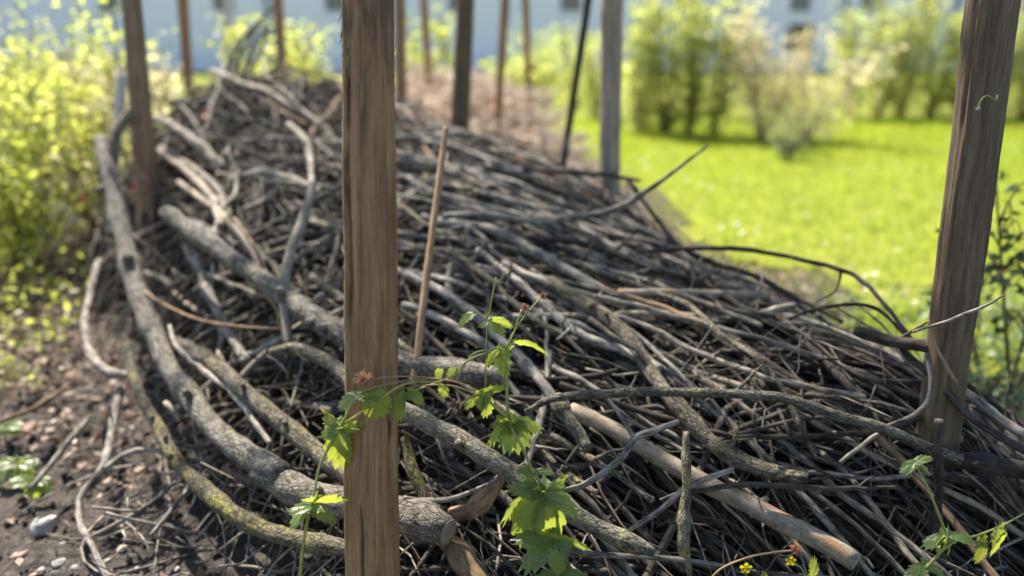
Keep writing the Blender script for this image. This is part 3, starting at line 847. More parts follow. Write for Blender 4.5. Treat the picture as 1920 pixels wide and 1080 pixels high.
dx = bx(1455); bpart('door', dx - .65, dx + .65, -.06, -.004, .9, 2.3, M['door'])
for px in (1525, 545, 1715):
    bpart('downpipe', bx(px) - .09, bx(px) + .09, -.2, -.04, .0, 9.0, M['pipe'])

# ------------------------------------------------------------------ stakes
STAKES = {}
def stake(key, label, A, B, mat, ztop, ns=28, facets=0.06, seed=0, group=None, name='wooden_stake', bend=0.0, step=.02, cat='stake', split=None, grooves=0):
    """A, B: (px, py, width_px, depth) at the upper and lower end in view; driven into the ground, open top"""
    r = np.random.default_rng(seed)
    pa, pb = P(A[0], A[1], A[3]), P(B[0], B[1], B[3])
    ra, rb = A[2] * .5 * A[3] / FPX, B[2] * .5 * B[3] / FPX
    d = (pa - pb) / (pa[2] - pb[2])
    p0 = pb + d * (-0.12 - pb[2]); p1 = pb + d * (ztop - pb[2])
    n = max(8, int((ztop + .12) / step))
    s = np.linspace(0, 1, n)
    path = p0 + (p1 - p0) * s[:, None]
    zz = path[:, 2]
    rad = np.interp(zz, [pb[2], pa[2]], [rb, ra])
    rad = rad * (1 + wob(n, 9, .008))
    path[:, 0] += wob(n, 14, ra * .03) + bend * np.sin(s * np.pi)
    path[:, 1] += wob(n, 14, ra * .03)
    V, F, bc, _ = tubes(path[None], rad[None], ns)
    ang = np.tile(np.linspace(0, 2 * np.pi, ns, endpoint=False), n)
    li = np.repeat(np.arange(n), ns)
    prof = np.ones(ns)
    for k, a in ((2, .5), (3, .7), (5, .8), (7, .6), (9, .35)):
        prof += facets * a * np.cos(k * np.linspace(0, 2 * np.pi, ns, endpoint=False) + r.uniform(0, 7))
    prof += r.normal(0, facets * .25, ns)
    fac = prof[np.tile(np.arange(ns), n)] * (1 + r.normal(0, .006, n * ns))
    if split is not None:                                   # long drying crack down one side
        dd = np.abs((ang - split + np.pi) % (2 * np.pi) - np.pi)
        fac *= 1 - .6 * np.exp(-(dd / .28) ** 4)
    for k in range(grooves):                                # narrow drying cracks, each over part of the length
        a0 = r.uniform(np.pi * 1.08, np.pi * 1.92) if k < grooves - 1 else r.uniform(0, np.pi)
        z0 = r.uniform(.2, .95) * n; zl = r.uniform(.08, .25) * n
        dd = np.abs((ang - a0 - .0015 * (li - z0) + np.pi) % (2 * np.pi) - np.pi)
        fac *= 1 - .16 * np.exp(-(dd / .07) ** 2) * np.exp(-((li - z0) / zl) ** 4)
    axis = path[li]
    V = axis + (V - axis) * fac[:, None]
    o = link(name, make_mesh(name, V - path[0], F, mat, bc, r.random()), loc=tuple(path[0]))
    tag(o, label, cat, group)
    STAKES[key] = (o, path, rad)
    return o, path, rad
front, fpath, frad = stake('front', 'warm brown peeled wooden stake with ragged bark flakes standing before the heap', (692, 0, 95, 1.34), (700, 1080, 97, 1.47), M['stake_warm'], 1.62, seed=4, facets=.035, step=.012, ns=80, grooves=6)
rightst, rpath, rrad = stake('right', 'dark weathered leaning stake with a curled tendril on its face', (1862, 0, 84, 1.52), (1740, 960, 66, 1.86), M['stake_dark'], 1.62, seed=9, facets=.045, step=.014, ns=80, grooves=6)
leftst, lpath, lrad = stake('left', 'brown leaning stake held by the hooked end of a grey log', (246, 0, 34, 3.2), (277, 370, 43, 3.5), M['stake_mid'], 1.75, seed=3)
stake('grey', 'grey split stake with a dark crack and knot hole beside the lawn', (1149, 0, 40, 3.3), (1143, 370, 38, 3.6), M['stake_grey'], 1.8, seed=6, split=4.95, ns=48)
stake('mid', 'dark brown stake rising from the middle of the heap', (873, 0, 33, 3.9), (860, 250, 37, 4.2), M['stake_dark'], 1.8, seed=7)
stake('thin_dark', 'thin dark rod leaning beside the grey split stake', (1103, 0, 14, 3.7), (1056, 310, 14, 3.9), M['dark'], 1.8, ns=10, seed=8, facets=.03, name='leaning_rod', cat='rod')
far = [('slim orange brown stake behind the left leaning stake', (342, 0, 19, 5.4), (352, 150, 17, 5.6), 'stake_orange'),
       ('brown stake behind the upright dead sticks', (521, 0, 19, 5.6), (532, 190, 20, 5.9), 'stake_orange'),
       ('reddish brown stake partly hidden by the warm brown peeled stake', (749, 0, 22, 5.0), (752, 190, 22, 5.2), 'stake_orange'),
       ('slender bent orange stake between the reddish and the dark brown stake', (794, 0, 15, 6.2), (806, 175, 13, 6.4), 'stake_orange'),
       ('orange brown stake sloping just right of the dark brown stake', (947, 0, 18, 5.2), (932, 260, 14, 5.5), 'stake_orange'),
       ('thin orange brown stake between the sloping stake and the dark rod', (985, 0, 14, 6.0), (992, 200, 13, 6.2), 'stake_orange'),
       ('whitish thin stake among straw coloured shrubs', (428, 0, 16, 7.0), (424, 120, 14, 7.1), 'stake_pale')]
for k, (lab, A, B, mt) in enumerate(far):
    stake('far%d' % k, lab, A, B, M[mt], 1.85, ns=14, seed=30 + k, group='far stakes of the dead hedge', step=.04, facets=.04)
# bleached stub behind the left stake
stake('stub', 'bleached white stub of a branch beside the left leaning stake', (229, 140, 22, 4.1), (222, 225, 20, 4.15), M['stake_pale'], float(P(229, 138, 4.1)[2]), ns=12, seed=50, step=.03, name='pale_stub', cat='stub')

# ragged bark and fibres along the edges of the front stake
def bark_strip(parent, path, rad, z, ang, L, w, curl, mat, name='bark_strip'):
    i = int(np.argmin(np.abs(path[:, 2] - z)))
    d = np.array([math.cos(ang), math.sin(ang), 0])
    tang = np.array([-math.sin(ang), math.cos(ang), 0])
    k = 7
    s = np.linspace(0, 1, k)
    c = path[i] + d * (rad[i] * .97) - np.array([0, 0, 1]) * (L * s)[:, None] + d * (curl * (s ** 2))[:, None] + tang * (rng.normal(0, .2) * w * s)[:, None]
    ww = w * (1 - .75 * s) * (1 + rng.normal(0, .15, k))
    th = .0016
    V = np.concatenate([c - tang * ww[:, None] * .5, c + tang * ww[:, None] * .5, c + tang * ww[:, None] * .5 + d * th, c - tang * ww[:, None] * .5 + d * th])
    F = []
    for a, b in ((0, 1), (1, 2), (2, 3), (3, 0)):
        for j in range(k - 1):
            F.append((a * k + j, b * k + j, b * k + j + 1, a * k + j + 1))
    org = np.array(parent.location)
    bc = np.stack([V[:, 0] * 0 + np.tile(s, 4) * .01, np.repeat(np.arange(4), k) * w * .3, np.tile(s, 4) * L], 1)
    return link(name, make_mesh(name, V - org, np.array(F), mat, bc, rng.random()), parent)
for k in range(26):                                           # shaggy patch near the top, left side
    bark_strip(front, fpath, frad, rng.uniform(1.17, 1.37), rng.uniform(2.75, 4.1), rng.uniform(.03, .09), rng.uniform(.003, .010), rng.uniform(.001, .012), M['brown'])
for k in range(90):                                           # short fibres down both edges
    left_ = rng.random() < .72
    bark_strip(front, fpath, frad, rng.uniform(.3, 1.25), (rng.uniform(2.7, 3.5) if left_ else rng.uniform(-.35, .3)), rng.uniform(.004, .02), rng.uniform(.0012, .004), rng.uniform(.0005, .0035), M['brown' if rng.random() < .6 else 'cane'], 'bark_fibre')
for k in range(9):
    bark_strip(rightst, rpath, rrad, rng.uniform(.6, 1.45), rng.choice([rng.uniform(-.4, .2), rng.uniform(2.8, 3.6)]), rng.uniform(.01, .05), rng.uniform(.003, .006), rng.uniform(.001, .004), M['dark'])

# ------------------------------------------------------------------ the big branches of the heap
lg1, p1, r1 = branch('hooked_log', 'long lichen spotted grey log curving down from the left leaning stake', [(186,262,26,3.30),(203,320,33,3.15),(220,400,37,2.98),(240,480,42,2.80),(262,560,46,2.62),(300,650,45,2.38),(345,730,48,2.18),(400,800,52,2.02),(460,850,56,1.89),(530,895,56,1.79)],
       M['log'], cat='log', rough=.05, cuts=(1, 0), knots=7, wobble=.12, rnd=.55, ws=0.80, stubs=5)
sub_branch(lg1, 'side_limb', [(205,300,24,3.2),(214,258,22,3.24),(232,225,22,3.30),(255,208,22,3.36),(272,206,20,3.42)], M['lichen'])
branch('cut_log', 'thick grey log with a sawn end passing behind the warm brown stake', [(490,880,58,1.84),(560,920,66,1.775),(630,938,68,1.71),(700,948,68,1.66),(770,968,66,1.62),(838,998,62,1.575)],
       M['log'], cat='log', cuts=(0, 1), knots=3, wobble=.1, rnd=.6, ws=0.80, stubs=1)
branch('thick_log', 'thick pale grey log running behind the peeled stake and ending at the slender green stems', [(312,398,36,2.710),(400,462,42,2.490),(490,522,46,2.310),(580,588,54,2.150),(650,632,56,2.040),(730,672,55,1.950),(810,690,52,1.890),(880,702,50,1.855),(942,706,46,1.825)],
       M['log'], cat='log', cuts=(0, 1), knots=6, wobble=.12, rnd=.7, ws=0.80, stubs=4)
branch('rough_log', 'rough grey log wedged between the hooked log and thick pale log', [(330,640,28,2.340),(400,684,36,2.180),(470,742,40,2.020),(540,802,42,1.905),(610,858,44,1.810),(665,900,44,1.750)], M['lichen'], cat='log', knots=4, wobble=.12, ws=0.80, stubs=2)
branch('mossy_log', 'yellow mossy branch bowing along the foot of the heap to the peeled stake', [(238,645,20,2.400),(256,720,25,2.230),(290,790,28,2.080),(335,870,33,1.940),(400,935,38,1.840),(480,985,40,1.755),(560,1013,42,1.680),(650,1030,42,1.625),(735,1050,42,1.590)],
       M['mossy'], knots=7, wobble=.14, cat='log', ws=0.78, stubs=4)
branch('bent_branch', 'short lichened branch bending behind the peeled stake under the thick log', [(516,660,18),(560,655,26),(612,676,30),(652,708,34),(690,750,34)], M['lichen'], cuts=(1, 0), knots=3, lift=.09, ws=0.85, stubs=1)
lgx, px_, rx_ = branch('straight_log', 'straight grey log sloping from the peeled stake to a splintered tip', [(756,770,40,1.740),(850,818,43,1.680),(930,866,44,1.635),(990,905,44,1.605),(1060,956,42,1.570),(1140,1000,34,1.545),(1228,1036,18,1.520)], M['lichen'], cat='log', knots=2, wobble=.1, ws=0.85, stubs=2)
for k in range(5):
    sub_branch(lgx, 'splinter', [(1150 + 8*k, 990 + 4*k, 8, 1.575), (1190 + 9*k, 1008 + 5*k, 5, 1.562), (1232 - 6*k, 1026 + 3*k, 2, 1.552)], M['pale'], ns=5)
lgs, ps_, rs_ = branch('smooth_log', 'smooth tan log with red brown scuffs and a sawn dark end', [(1072,768,33,1.86),(1150,806,37,1.80),(1250,866,40,1.735),(1320,905,42,1.69),(1400,945,44,1.645),(1480,985,46,1.605),(1550,1020,47,1.575),(1604,1052,46,1.55)],
       M['smooth'], cat='log', cuts=(0, 1), rough=.02, knots=1, wobble=.08, ws=0.82, stubs=1)
branch('hidden_log', 'dark brown log lying level beneath the smooth tan log', [(1215,965,44,1.82),(1350,962,46,1.80),(1510,958,44,1.80)], M['brown'], cat='log', cuts=(1, 1), rough=.02)
branch('lichened_branch', 'heavy lichen crusted branch arching down the heap to a broken pale tip', [(1030,530,28),(1110,575,30),(1180,640,33),(1230,710,32),(1275,770,32,1.80),(1330,825,32,1.735),(1400,865,33,1.68),(1460,886,33,1.65),(1516,900,28,1.63)], M['lichen'], knots=6, lift=.02, cat='branch', twigs=2, tw_len=.08, ws=0.88, stubs=2)
branch('long_green_branch', 'long greenish branch lying level then dipping across the front of the heap', [(985,772,10,1.70),(1040,746,15,1.69),(1130,738,18,1.68),(1250,735,18,1.67),(1400,740,18,1.66),(1480,748,20,1.65),(1560,775,20,1.635),(1650,802,22,1.62),(1740,840,22,1.61),(1800,862,20,1.6)], M['lichen'], wobble=.15, twigs=2)
br, _, _ = branch('hanging_stick', 'upright stick with a mossy lower end hanging before the smooth tan log', [(1286,812,12,1.60),(1287,870,15,1.585),(1284,930,17,1.575),(1284,985,23,1.565),(1282,1025,22,1.56),(1292,1078,10,1.555)], M['mossy'], twigs=1, tw_len=.03, knots=4)
fk, _, _ = branch('forked_twig', 'forked dark twig arching over the smooth tan log', [(1058,922,10,1.66),(1110,902,12,1.65),(1160,862,13,1.645),(1190,822,14,1.645),(1230,806,13,1.64),(1272,792,9,1.64)], M['grey'])
sub_branch(fk, 'side_twig', [(1190,822,10,1.645),(1166,785,8,1.65),(1140,748,7,1.665)], M['grey'])
HAND = [
 ('grey stick slanting up across the level dark log', [(1165,1004,9,1.60),(1240,956,11,1.60),(1292,912,12,1.61),(1375,880,11,1.62)], 'grey', 0),
 ('slim dark stick lying level above the smooth tan log end', [(1290,924,9,1.62),(1380,910,11,1.61),(1470,912,11,1.61),(1560,916,10,1.62),(1682,914,7,1.64)], 'dark', 1),
 ('grey branch crossing from the peeled stake to the slender green stems', [(760,516,16),(840,552,17),(900,602,18),(960,660,20),(1010,712,21),(1052,770,20)], 'grey', 1),
 ('pale branch just under the grey crossing branch', [(756,570,13),(830,600,15),(900,640,16),(960,690,17)], 'grey', 0),
 ('long straight brownish branch on the upper slope', [(820,416,15),(920,430,17),(1000,470,18),(1060,505,18),(1120,545,17)], 'grey', 1),
 ('long rod from the upper slope down past the brown seed heads', [(895,468,12),(960,520,14),(1020,570,16),(1080,622,17),(1160,655,17),(1240,692,16)], 'grey', 1),
 ('rough rod lying parallel below the long rod', [(842,470,16),(890,505,15),(955,560,14),(1010,605,13),(1080,640,14)], 'lichen', 2),
 ('level pale stick with a snapped end on the right slope', [(1160,550,15),(1250,549,16),(1350,552,17),(1442,554,18)], 'smooth', 0),
 ('short thick stub lying against the dark leaning stake', [(1600,618,18,1.86),(1690,640,22,1.78),(1790,658,24,1.72)], 'dark', 1),
 ('dark stem running down past the foot of the dark leaning stake', [(1690,650,13,1.80),(1760,720,14,1.74),(1830,790,15,1.68),(1930,850,15,1.64)], 'dark', 1),
 ('thin dark stem beyond the dark leaning stake', [(1790,705,11,1.95),(1860,755,11,1.92),(1935,818,11,1.9)], 'dark', 0),
 ('heavy dark limb reaching out under the dark leaning stake', [(1740,852,30,1.75),(1830,868,33,1.72),(1940,884,34,1.7)], 'dark', 0),
 ('dark limb lying just below the heavy dark limb', [(1720,880,22,1.80),(1830,902,24,1.77),(1940,915,24,1.75)], 'dark', 0),
 ('sawn upright stick standing before the dark leaning stake', [(1760,790,14,1.60),(1760,860,15,1.60),(1759,930,15,1.61),(1756,1000,15,1.63)], 'dark', 0),
 ('crooked twig curling under the short thick stub', [(1735,662,8,1.68),(1746,715,8,1.66),(1735,758,8,1.65),(1700,785,9,1.65),(1662,800,9,1.66)], 'grey', 0),
 ('smooth grey branch standing up in front of the thick pale log', [(588,345,16,2.52),(570,405,18,2.42),(546,468,20,2.34),(537,545,20,2.24),(538,612,19,2.16),(541,648,14,2.13)], 'pale', 0),
 ('grey branch leaning inside the hollow beside the hooked log', [(368,478,14),(388,545,17),(425,615,18),(462,680,20)], 'grey', 0),
 ('bleached curved stem lying over the rough grey log', [(318,610,7,2.36),(330,648,9,2.29),(380,692,11,2.17),(432,732,12,2.07),(472,782,13,1.98),(506,832,12,1.91)], 'pale', 0),
 ('hair thin stem stretched from the hooked log to the upright grey branch', [(228,508,4,2.72),(290,560,5,2.55),(370,598,5,2.38),(450,612,5,2.27),(530,616,4,2.2)], 'cane', 0),
 ('thin tan stem draped along the thick pale log', [(300,395,4,2.78),(380,452,6,2.56),(450,508,6,2.42),(505,560,6,2.3),(545,628,5,2.18)], 'cane', 0),
 ('dark stem crossing over the thick pale log', [(440,410,8,2.62),(480,470,9,2.46),(510,545,8,2.33),(535,640,7,2.2)], 'brown', 1),
 ('curved grey branch lying outside the hooked log', [(186,488,13,2.95),(168,555,15,2.78),(160,620,16,2.62),(176,675,18,2.5),(208,700,19,2.44),(246,704,17,2.42)], 'grey', 0),
 ('crooked root like branch on the bare soil', [(226,728,15,2.44),(207,820,16,2.27),(188,884,15,2.11),(152,928,12,2.03),(150,980,11,1.95),(175,1030,11,1.87),(206,1090,11,1.77)], 'grey', 1),
 ('straight stick lying on soil near the pale stone', [(58,916,10,2.05),(112,848,10,2.2),(168,782,10,2.36)], 'grey', 0),
 ('stick on soil joining the crooked root like branch', [(178,1004,8,1.9),(270,952,9,1.98),(330,905,8,2.07)], 'grey', 0),
 ('stick forking away on soil beside the crooked root like branch', [(192,880,10,2.11),(240,850,10,2.17),(298,842,9,2.18)], 'grey', 0),
 ('thin stick on soil under the mossy branch', [(282,1005,7,1.87),(310,970,8,1.93),(350,920,7,2.02)], 'grey', 0),
 ('slim stick sloping on the sunny litter', [(-10,795,9,2.42),(70,762,9,2.5),(120,728,8,2.62)], 'brown', 0),
 ('grey branch beside the left leaning stake running down slope', [(300,282,13),(360,330,14),(398,372,15),(415,425,14)], 'pale', 0),
 ('grey branch leaning from the left stake over the heap', [(300,222,15,3.62),(360,262,17,3.45),(420,315,16,3.3)], 'grey', 1),
 ('long pale branch curving down from the left stake across the upper heap', [(303,276,11),(368,320,13),(412,360,13),(426,410,12),(455,445,12),(505,525,9)], 'pale', 1),
 ('pale branch lying just below the long curving pale branch', [(335,342,11),(376,372,12),(412,397,12),(446,440,11),(492,495,8)], 'pale', 0),
 ('pale stick slanting under the arched pale branch', [(455,392,8),(500,372,9),(548,322,8)], 'pale', 0),
 ('arched pale branch on the far slope', [(430,338,12),(495,324,15),(560,342,14),(600,360,10)], 'pale', 0),
 ('knobby branch before the dark hollow near the heap top', [(540,232,11),(572,262,13),(582,300,12),(585,350,11)], 'pale', 0),
 ('pale branch lying flat above the thick pale log', [(300,400,9),(372,420,12),(440,455,12),(500,490,11)], 'grey', 1),
 ('long dark branch edging the heap beside the lawn', [(800,312,10),(900,316,13),(1000,340,14),(1090,375,14),(1170,410,13)], 'dark', 2),
 ('dark level stick pointing past the grey split stake', [(980,318,9,3.1),(1060,322,10,3.05),(1130,328,9,3.0),(1200,338,6,2.95)], 'dark', 1),
 ('sharp dark twig slanting down over the lawn edge', [(1168,330,6,2.72),(1205,375,8,2.66),(1242,425,9,2.6),(1278,470,9,2.55)], 'dark', 0),
 ('slender dark branch running down the lawn edge of heap', [(1250,450,9,2.52),(1330,490,11,2.42),(1410,515,11,2.33),(1500,563,10,2.22),(1580,602,8,2.12)], 'dark', 2),
 ('light thin twig reaching across the dark leaning stake', [(1712,622,6,1.62),(1780,600,6,1.55),(1850,572,5,1.5),(1884,552,3,1.48)], 'grey', 0),
 ('level twig joining the hoop shaped twig', [(1470,600,6,2.12),(1560,574,7,2.0),(1640,578,7,1.95),(1706,636,6,1.86)], 'dark', 1),
 ('rough branch end near the bright leaves', [(1040,745,26,1.75),(1070,790,26,1.715),(1105,845,22,1.68)], 'lichen', 0),
 ('grey stick standing behind the bright leaves', [(1030,660,14),(1024,740,15),(1010,800,15),(985,880,13)], 'grey', 1),
 ('twig reaching up from the long greenish branch', [(1740,600,5,1.66),(1760,660,6,1.65),(1795,720,6,1.64)], 'cane', 0),
 ('thin spiky twig on the lower right slope', [(1440,690,8),(1475,740,11),(1500,800,11),(1530,860,9)], 'lichen', 3),
 ('snapped stick slanting above the spiky twig', [(1575,868,7,1.66),(1612,838,8,1.65),(1648,812,8,1.64)], 'grey', 0),
 ('curved brown branch near the sawn log', [(850,965,26,1.70),(890,955,30,1.66),(920,925,26,1.65),(945,890,20,1.66)], 'brown', 0),
 ('split bark slab leaning under the sawn log', [(842,1012,30,1.66),(862,1040,36,1.61),(888,1075,36,1.575),(920,1120,34,1.55)], 'brown', 0),
 ('peeling slab of yellowed wood behind the peeled stake', [(760,820,16,1.78),(772,875,24,1.745),(795,930,24,1.715),(828,985,16,1.70)], 'mossy', 1),
 ('thin grey twig bridging the sawn log and straight log', [(756,934,9,1.62),(830,938,10,1.62),(900,915,9,1.615),(985,868,7,1.61)], 'grey', 1),
 ('dark twig lying along the bottom edge of the heap', [(1010,1035,10,1.56),(1120,1040,11,1.555),(1260,1048,10,1.55),(1360,1062,7,1.54)], 'grey', 1),
 ('short pale stick under the mossy branch', [(420,880,14,2.0),(470,900,16,1.94),(530,930,16,1.88),(590,965,15,1.82)], 'brown', 0),
 ('branch stub poking out beside the hooked log', [(310,755,10,2.22),(328,770,12,2.19),(338,788,10,2.17)], 'pale', 0),
]
for lab, pts, mt, tw in HAND:
    if len(pts[0]) > 3: nm = 'branch' if max(q[2] for q in pts) > 20 else 'stick'
    else: nm = 'stick'
    if max(q[2] for q in pts) < 9: nm = 'twig'
    sawn = 'sawn' in lab or 'stub lying' in lab
    branch(nm, lab, pts, M[mt], cat=nm, cuts=(1 if 'upright stick' in lab else 0, 1 if 'stub lying' in lab else 0), twigs=tw, lift=.016, knots=2, tw_len=.1)
hp, _, _ = branch('hoop_twig', 'dark wiry twig hooping out over the lawn to the dark leaning stake', [(1215,470,9,2.42),(1310,465,10,2.35),(1400,468,10,2.28),(1500,486,9,2.18),(1600,516,9,2.06),(1660,572,8,1.95),(1714,645,8,1.84)], M['dark'], cat='twig', ns=8)
sub_branch(hp, 'side_twig', [(1578,508,5,2.09),(1566,545,4,2.09),(1530,566,3,2.10)], M['dark'], ns=5)
pt, _, _ = branch('pointing_branch', 'long grey branch tapering to a thin tip that points over the lawn', [(830,405,13,2.58),(910,402,13,2.52),(1000,415,13,2.46),(1090,408,12,2.42),(1170,384,11,2.38),(1230,346,9,2.34),(1290,300,6,2.3),(1332,272,3,2.28)], M['grey'], ns=8, knots=4)
sub_branch(pt, 'side_twig', [(1178,382,7,2.375),(1196,360,5,2.36),(1180,336,3,2.36)], M['dark'], ns=5)
branch('cane', 'slim tan cane leaning upright behind the peeled stake', [(836,240,11,2.13),(833,265,12,2.12),(815,400,13,2.04),(797,540,14,1.96),(783,660,14,1.9),(774,722,14,1.87)], M['cane'], cat='cane', ns=10, rough=.02, wobble=.1)
for k, pts in enumerate([[(430,150,10,4.3),(458,90,8,4.3),(492,38,5,4.3)], [(455,150,9,4.3),(478,85,8,4.3),(498,50,5,4.3)], [(420,145,8,4.35),(450,80,7,4.35),(520,5,4,4.35)], [(466,150,7,4.4),(490,95,6,4.4),(505,35,4,4.4)]]):
    branch('upright_stick', 'dead stick poking up from the heap top beside straw coloured shrubs', pts, M['grey' if k % 2 else 'lichen'], cat='stick', group='upright sticks on the heap top')

# ------------------------------------------------------------------ the rest of the heap
ANCH = []
for key, nm in (('front', 'peeled stake'), ('right', 'dark leaning stake'), ('left', 'left leaning stake'), ('grey', 'grey split stake'), ('mid', 'dark brown stake'), ('thin_dark', 'thin dark rod')):
    pth = STAKES[key][1]; ANCH.append((nm, pth[np.argmin(np.abs(pth[:, 2] - .5))]))
for oname, nm in (('hooked_log', 'hooked log'), ('cut_log', 'sawn grey log'), ('thick_log', 'thick pale log'), ('rough_log', 'rough grey log'), ('mossy_log', 'mossy branch'), ('bent_branch', 'short bent branch'),
                  ('straight_log', 'straight splintered log'), ('smooth_log', 'smooth tan log'), ('lichened_branch', 'lichen crusted branch'), ('long_green_branch', 'long greenish branch'), ('hoop_twig', 'hooping twig'), ('pointing_branch', 'pointing branch'), ('cane', 'tan cane')):
    ob = bpy.data.objects[oname]; me_ = ob.data; nv = len(me_.vertices)
    for fr in (.25, .5, .75):
        v_ = me_.vertices[int(nv * fr)].co
        ANCH.append((nm, np.array(ob.location) + np.array(v_)))
def flow(x, y, r):
    """heading of sticks over the heap: combed down to the right on the lawn side, tangled on the far left side"""
    w = np.clip((x + .55) / .7, 0, 1)
    comb = np.arctan2(-.62, .80) + r.normal(0, .34, x.shape) + np.where(r.random(x.shape) < .10, r.normal(0, 1.0, x.shape), 0)
    loose = np.arctan2(-.85, .45) + r.normal(0, .95, x.shape)
    return np.where(r.random(x.shape) < w * .88, comb, loose)
def stick_paths(n, K, length, offs, seed, jitter=.02, ylo=1.1, region=None, head=None):
    r = np.random.default_rng(seed)
    x = r.uniform(-2.3, 1.45, n * 4); y = ylo + (5.6 - ylo) * r.random(n * 4) ** 1.35
    h = H(x, y)
    k = (h > .10) & (r.random(n * 4) < np.clip(h * 2.5, .3, 1))
    if region is not None: k &= region(x, y)
    x, y = x[k][:n], y[k][:n]; n = len(x)
    a = flow(x, y, r) if head is None else head(x, y, r); L = length(r, n)
    s = np.linspace(-.5, .5, K)
    bend = r.normal(0, .10, n)
    al = a[:, None] + bend[:, None] * s[None] * 4
    X = x[:, None] + np.cos(al) * L[:, None] * s; Y = y[:, None] + np.sin(al) * L[:, None] * s
    ok = ~((~inside(X, Y)) & (X < 0) & (Y < 3.4)).any(1)
    X, Y, x, y, L = X[ok], Y[ok], x[ok], y[ok], L[ok]; n = len(x)
    Z = H(X, Y)
    B = np.stack([np.ones(K), s, s ** 2], 1)
    Z = (Z @ np.linalg.pinv(B).T) @ B.T                     # stiff stems: bridge the dips
    Z += offs(r, n)[:, None] + (s[None] * r.normal(0, .06, n)[:, None])
    up = Z - H(X, Y)
    Z -= np.clip(up.max(1) - .05, 0, .5)[:, None]
    X += r.normal(0, jitter, X.shape) * L[:, None] * .25; Y += r.normal(0, jitter, Y.shape) * L[:, None] * .25
    Z += r.normal(0, jitter, X.shape) * L[:, None] * .2
    Z = np.maximum(Z, .006)
    return np.stack([X, Y, Z], -1), r
# 190 sticks one can tell apart
paths, r = stick_paths(165, 8, lambda r, n: r.uniform(.5, 1.4, n), lambda r, n: r.uniform(-.03, .022, n), 71, jitter=.055)
paths = paths[:, [0, 1, 2, 3, 5, 6, 7]]
long_, r2 = stick_paths(62, 7, lambda r, n: r.uniform(.9, 1.75, n), lambda r, n: r.uniform(-.004, .026, n), 91, region=lambda x, y: (x > -.35) & (y < 4.2), jitter=.03,
                        head=lambda x, y, r: np.arctan2(-.62, .80) + r.normal(0, .17, x.shape))
paths = np.concatenate([paths, long_]); n_long = len(long_)
kinds = [('grey', 'grey dead stick'), ('lichen', 'lichen spotted stick'), ('dark', 'dark brown stick'), ('pale', 'bleached bare stick'), ('brown', 'brown barked stick')]
for q in range(len(paths)):
    p = paths[q]
    c = p[3]
    if c[1] < 1.5: continue
    mt, word = kinds[rng.choice(5, p=[.42, .18, .26, .05, .09] if c[0] > -.5 else [.46, .10, .10, .30, .04])]
    rr = float(np.clip(rng.lognormal(math.log(.0082), .40), .0034, .019)) if q < len(paths) - n_long else float(rng.uniform(.0075, .0135))
    if q >= len(paths) - n_long and rng.random() < .5: mt, word = kinds[0]
    word = ('thick ' if rr > .0095 else 'slim ' if rr > .0058 else 'thin ') + word
    key = min(ANCH, key=lambda k: np.linalg.norm((k[1] - c)[:2]))[0]
    word = ('long ' if np.linalg.norm(p[6] - p[0]) > .95 else 'short ' if np.linalg.norm(p[6] - p[0]) < .62 else '') + word
    rad = rr * np.linspace(1.0, rng.uniform(.4, .8), 7)
    nt_ = int(rng.choice([0, 1, 2, 3], p=[.42, .3, .18, .1]))
    lab = word + (' with side twigs' if nt_ else '') + ' in the heap near the ' + key
    branch('stick', lab, None, M[mt], cat='stick', group='sticks of the brush heap', world_pts=(p, rad), twigs=nt_, tw_len=.11, knots=2, wobble=.35, cuts=(0, 1 if rr > .0095 else 0))

# loose sticks along the ragged top
for k in range(34):
    px = rng.uniform(285, 780); py = np.interp(px, [285, 330, 430, 640, 780], [232, 190, 160, 152, 205]) + rng.uniform(-4, 34)
    c = P(px, py, rng.uniform(3.9, 4.6)); a = rng.uniform(0, 2 * math.pi); L = rng.uniform(.22, .7); tilt = rng.normal(0, .28)
    sgn = np.linspace(-.5, .5, 7)
    p = np.stack([c[0] + math.cos(a) * L * sgn, c[1] + math.sin(a) * L * sgn, c[2] + tilt * L * sgn - .10 * L * (2 * sgn) ** 2 * rng.uniform(-.3, 1)], 1) + rng.normal(0, .008, (7, 3))
    mt, word = kinds[rng.choice(5, p=[.5, .1, .08, .27, .05])]
    branch('ridge_stick', 'loose ' + word + ' on the ragged top of the heap', None, M[mt], cat='stick', group='loose sticks on the heap top', world_pts=(p, rng.uniform(.005, .011) * np.linspace(1, .5, 7)), twigs=int(rng.integers(0, 3)), tw_len=.14, wobble=.3, knots=1)

# the countless rest
def mass(name, label, P_, rads, mat, ns, seed, cat):
    r = np.random.default_rng(seed)
    V, F, bc, ti = tubes(P_, rads, ns, .05)
    o = link(name, make_mesh(name, V, F, mat, bc, r.random(len(P_))[ti]))
    tag(o, label, cat, kind='stuff')
pm, r = stick_paths(1500, 11, lambda r, n: r.uniform(.5, 1.6, n), lambda r, n: r.uniform(-.19, -.018, n), 72, jitter=.045)
mass('heaped_sticks', 'dense mass of grey dead sticks, darkened for gap shade, filling the brush heap', pm, (np.clip(r.lognormal(math.log(.0069), .42, len(pm)), .0028, .017)[:, None] * np.linspace(1, .5, 11)[None]), M['inner'], 6, 1, 'brush heap')  # dark stick colour carries the shade of the gaps
pm, r = stick_paths(1500, 8, lambda r, n: r.uniform(.3, .9, n), lambda r, n: r.uniform(-.34, -.05, n), 76)
mass('heaped_gap_shade_sticks', 'sticks deep inside the brush heap, coloured dark for gap shade', pm, (np.clip(r.lognormal(math.log(.007), .45, len(pm)), .003, .02)[:, None] * np.linspace(1, .55, 8)[None]), M['dark'], 6, 2, 'brush heap')  # shade inside the heap painted as near-black bark
pm, r = stick_paths(2300, 7, lambda r, n: r.uniform(.10, .5, n), lambda r, n: r.uniform(-.12, .016, n), 73, jitter=.06)
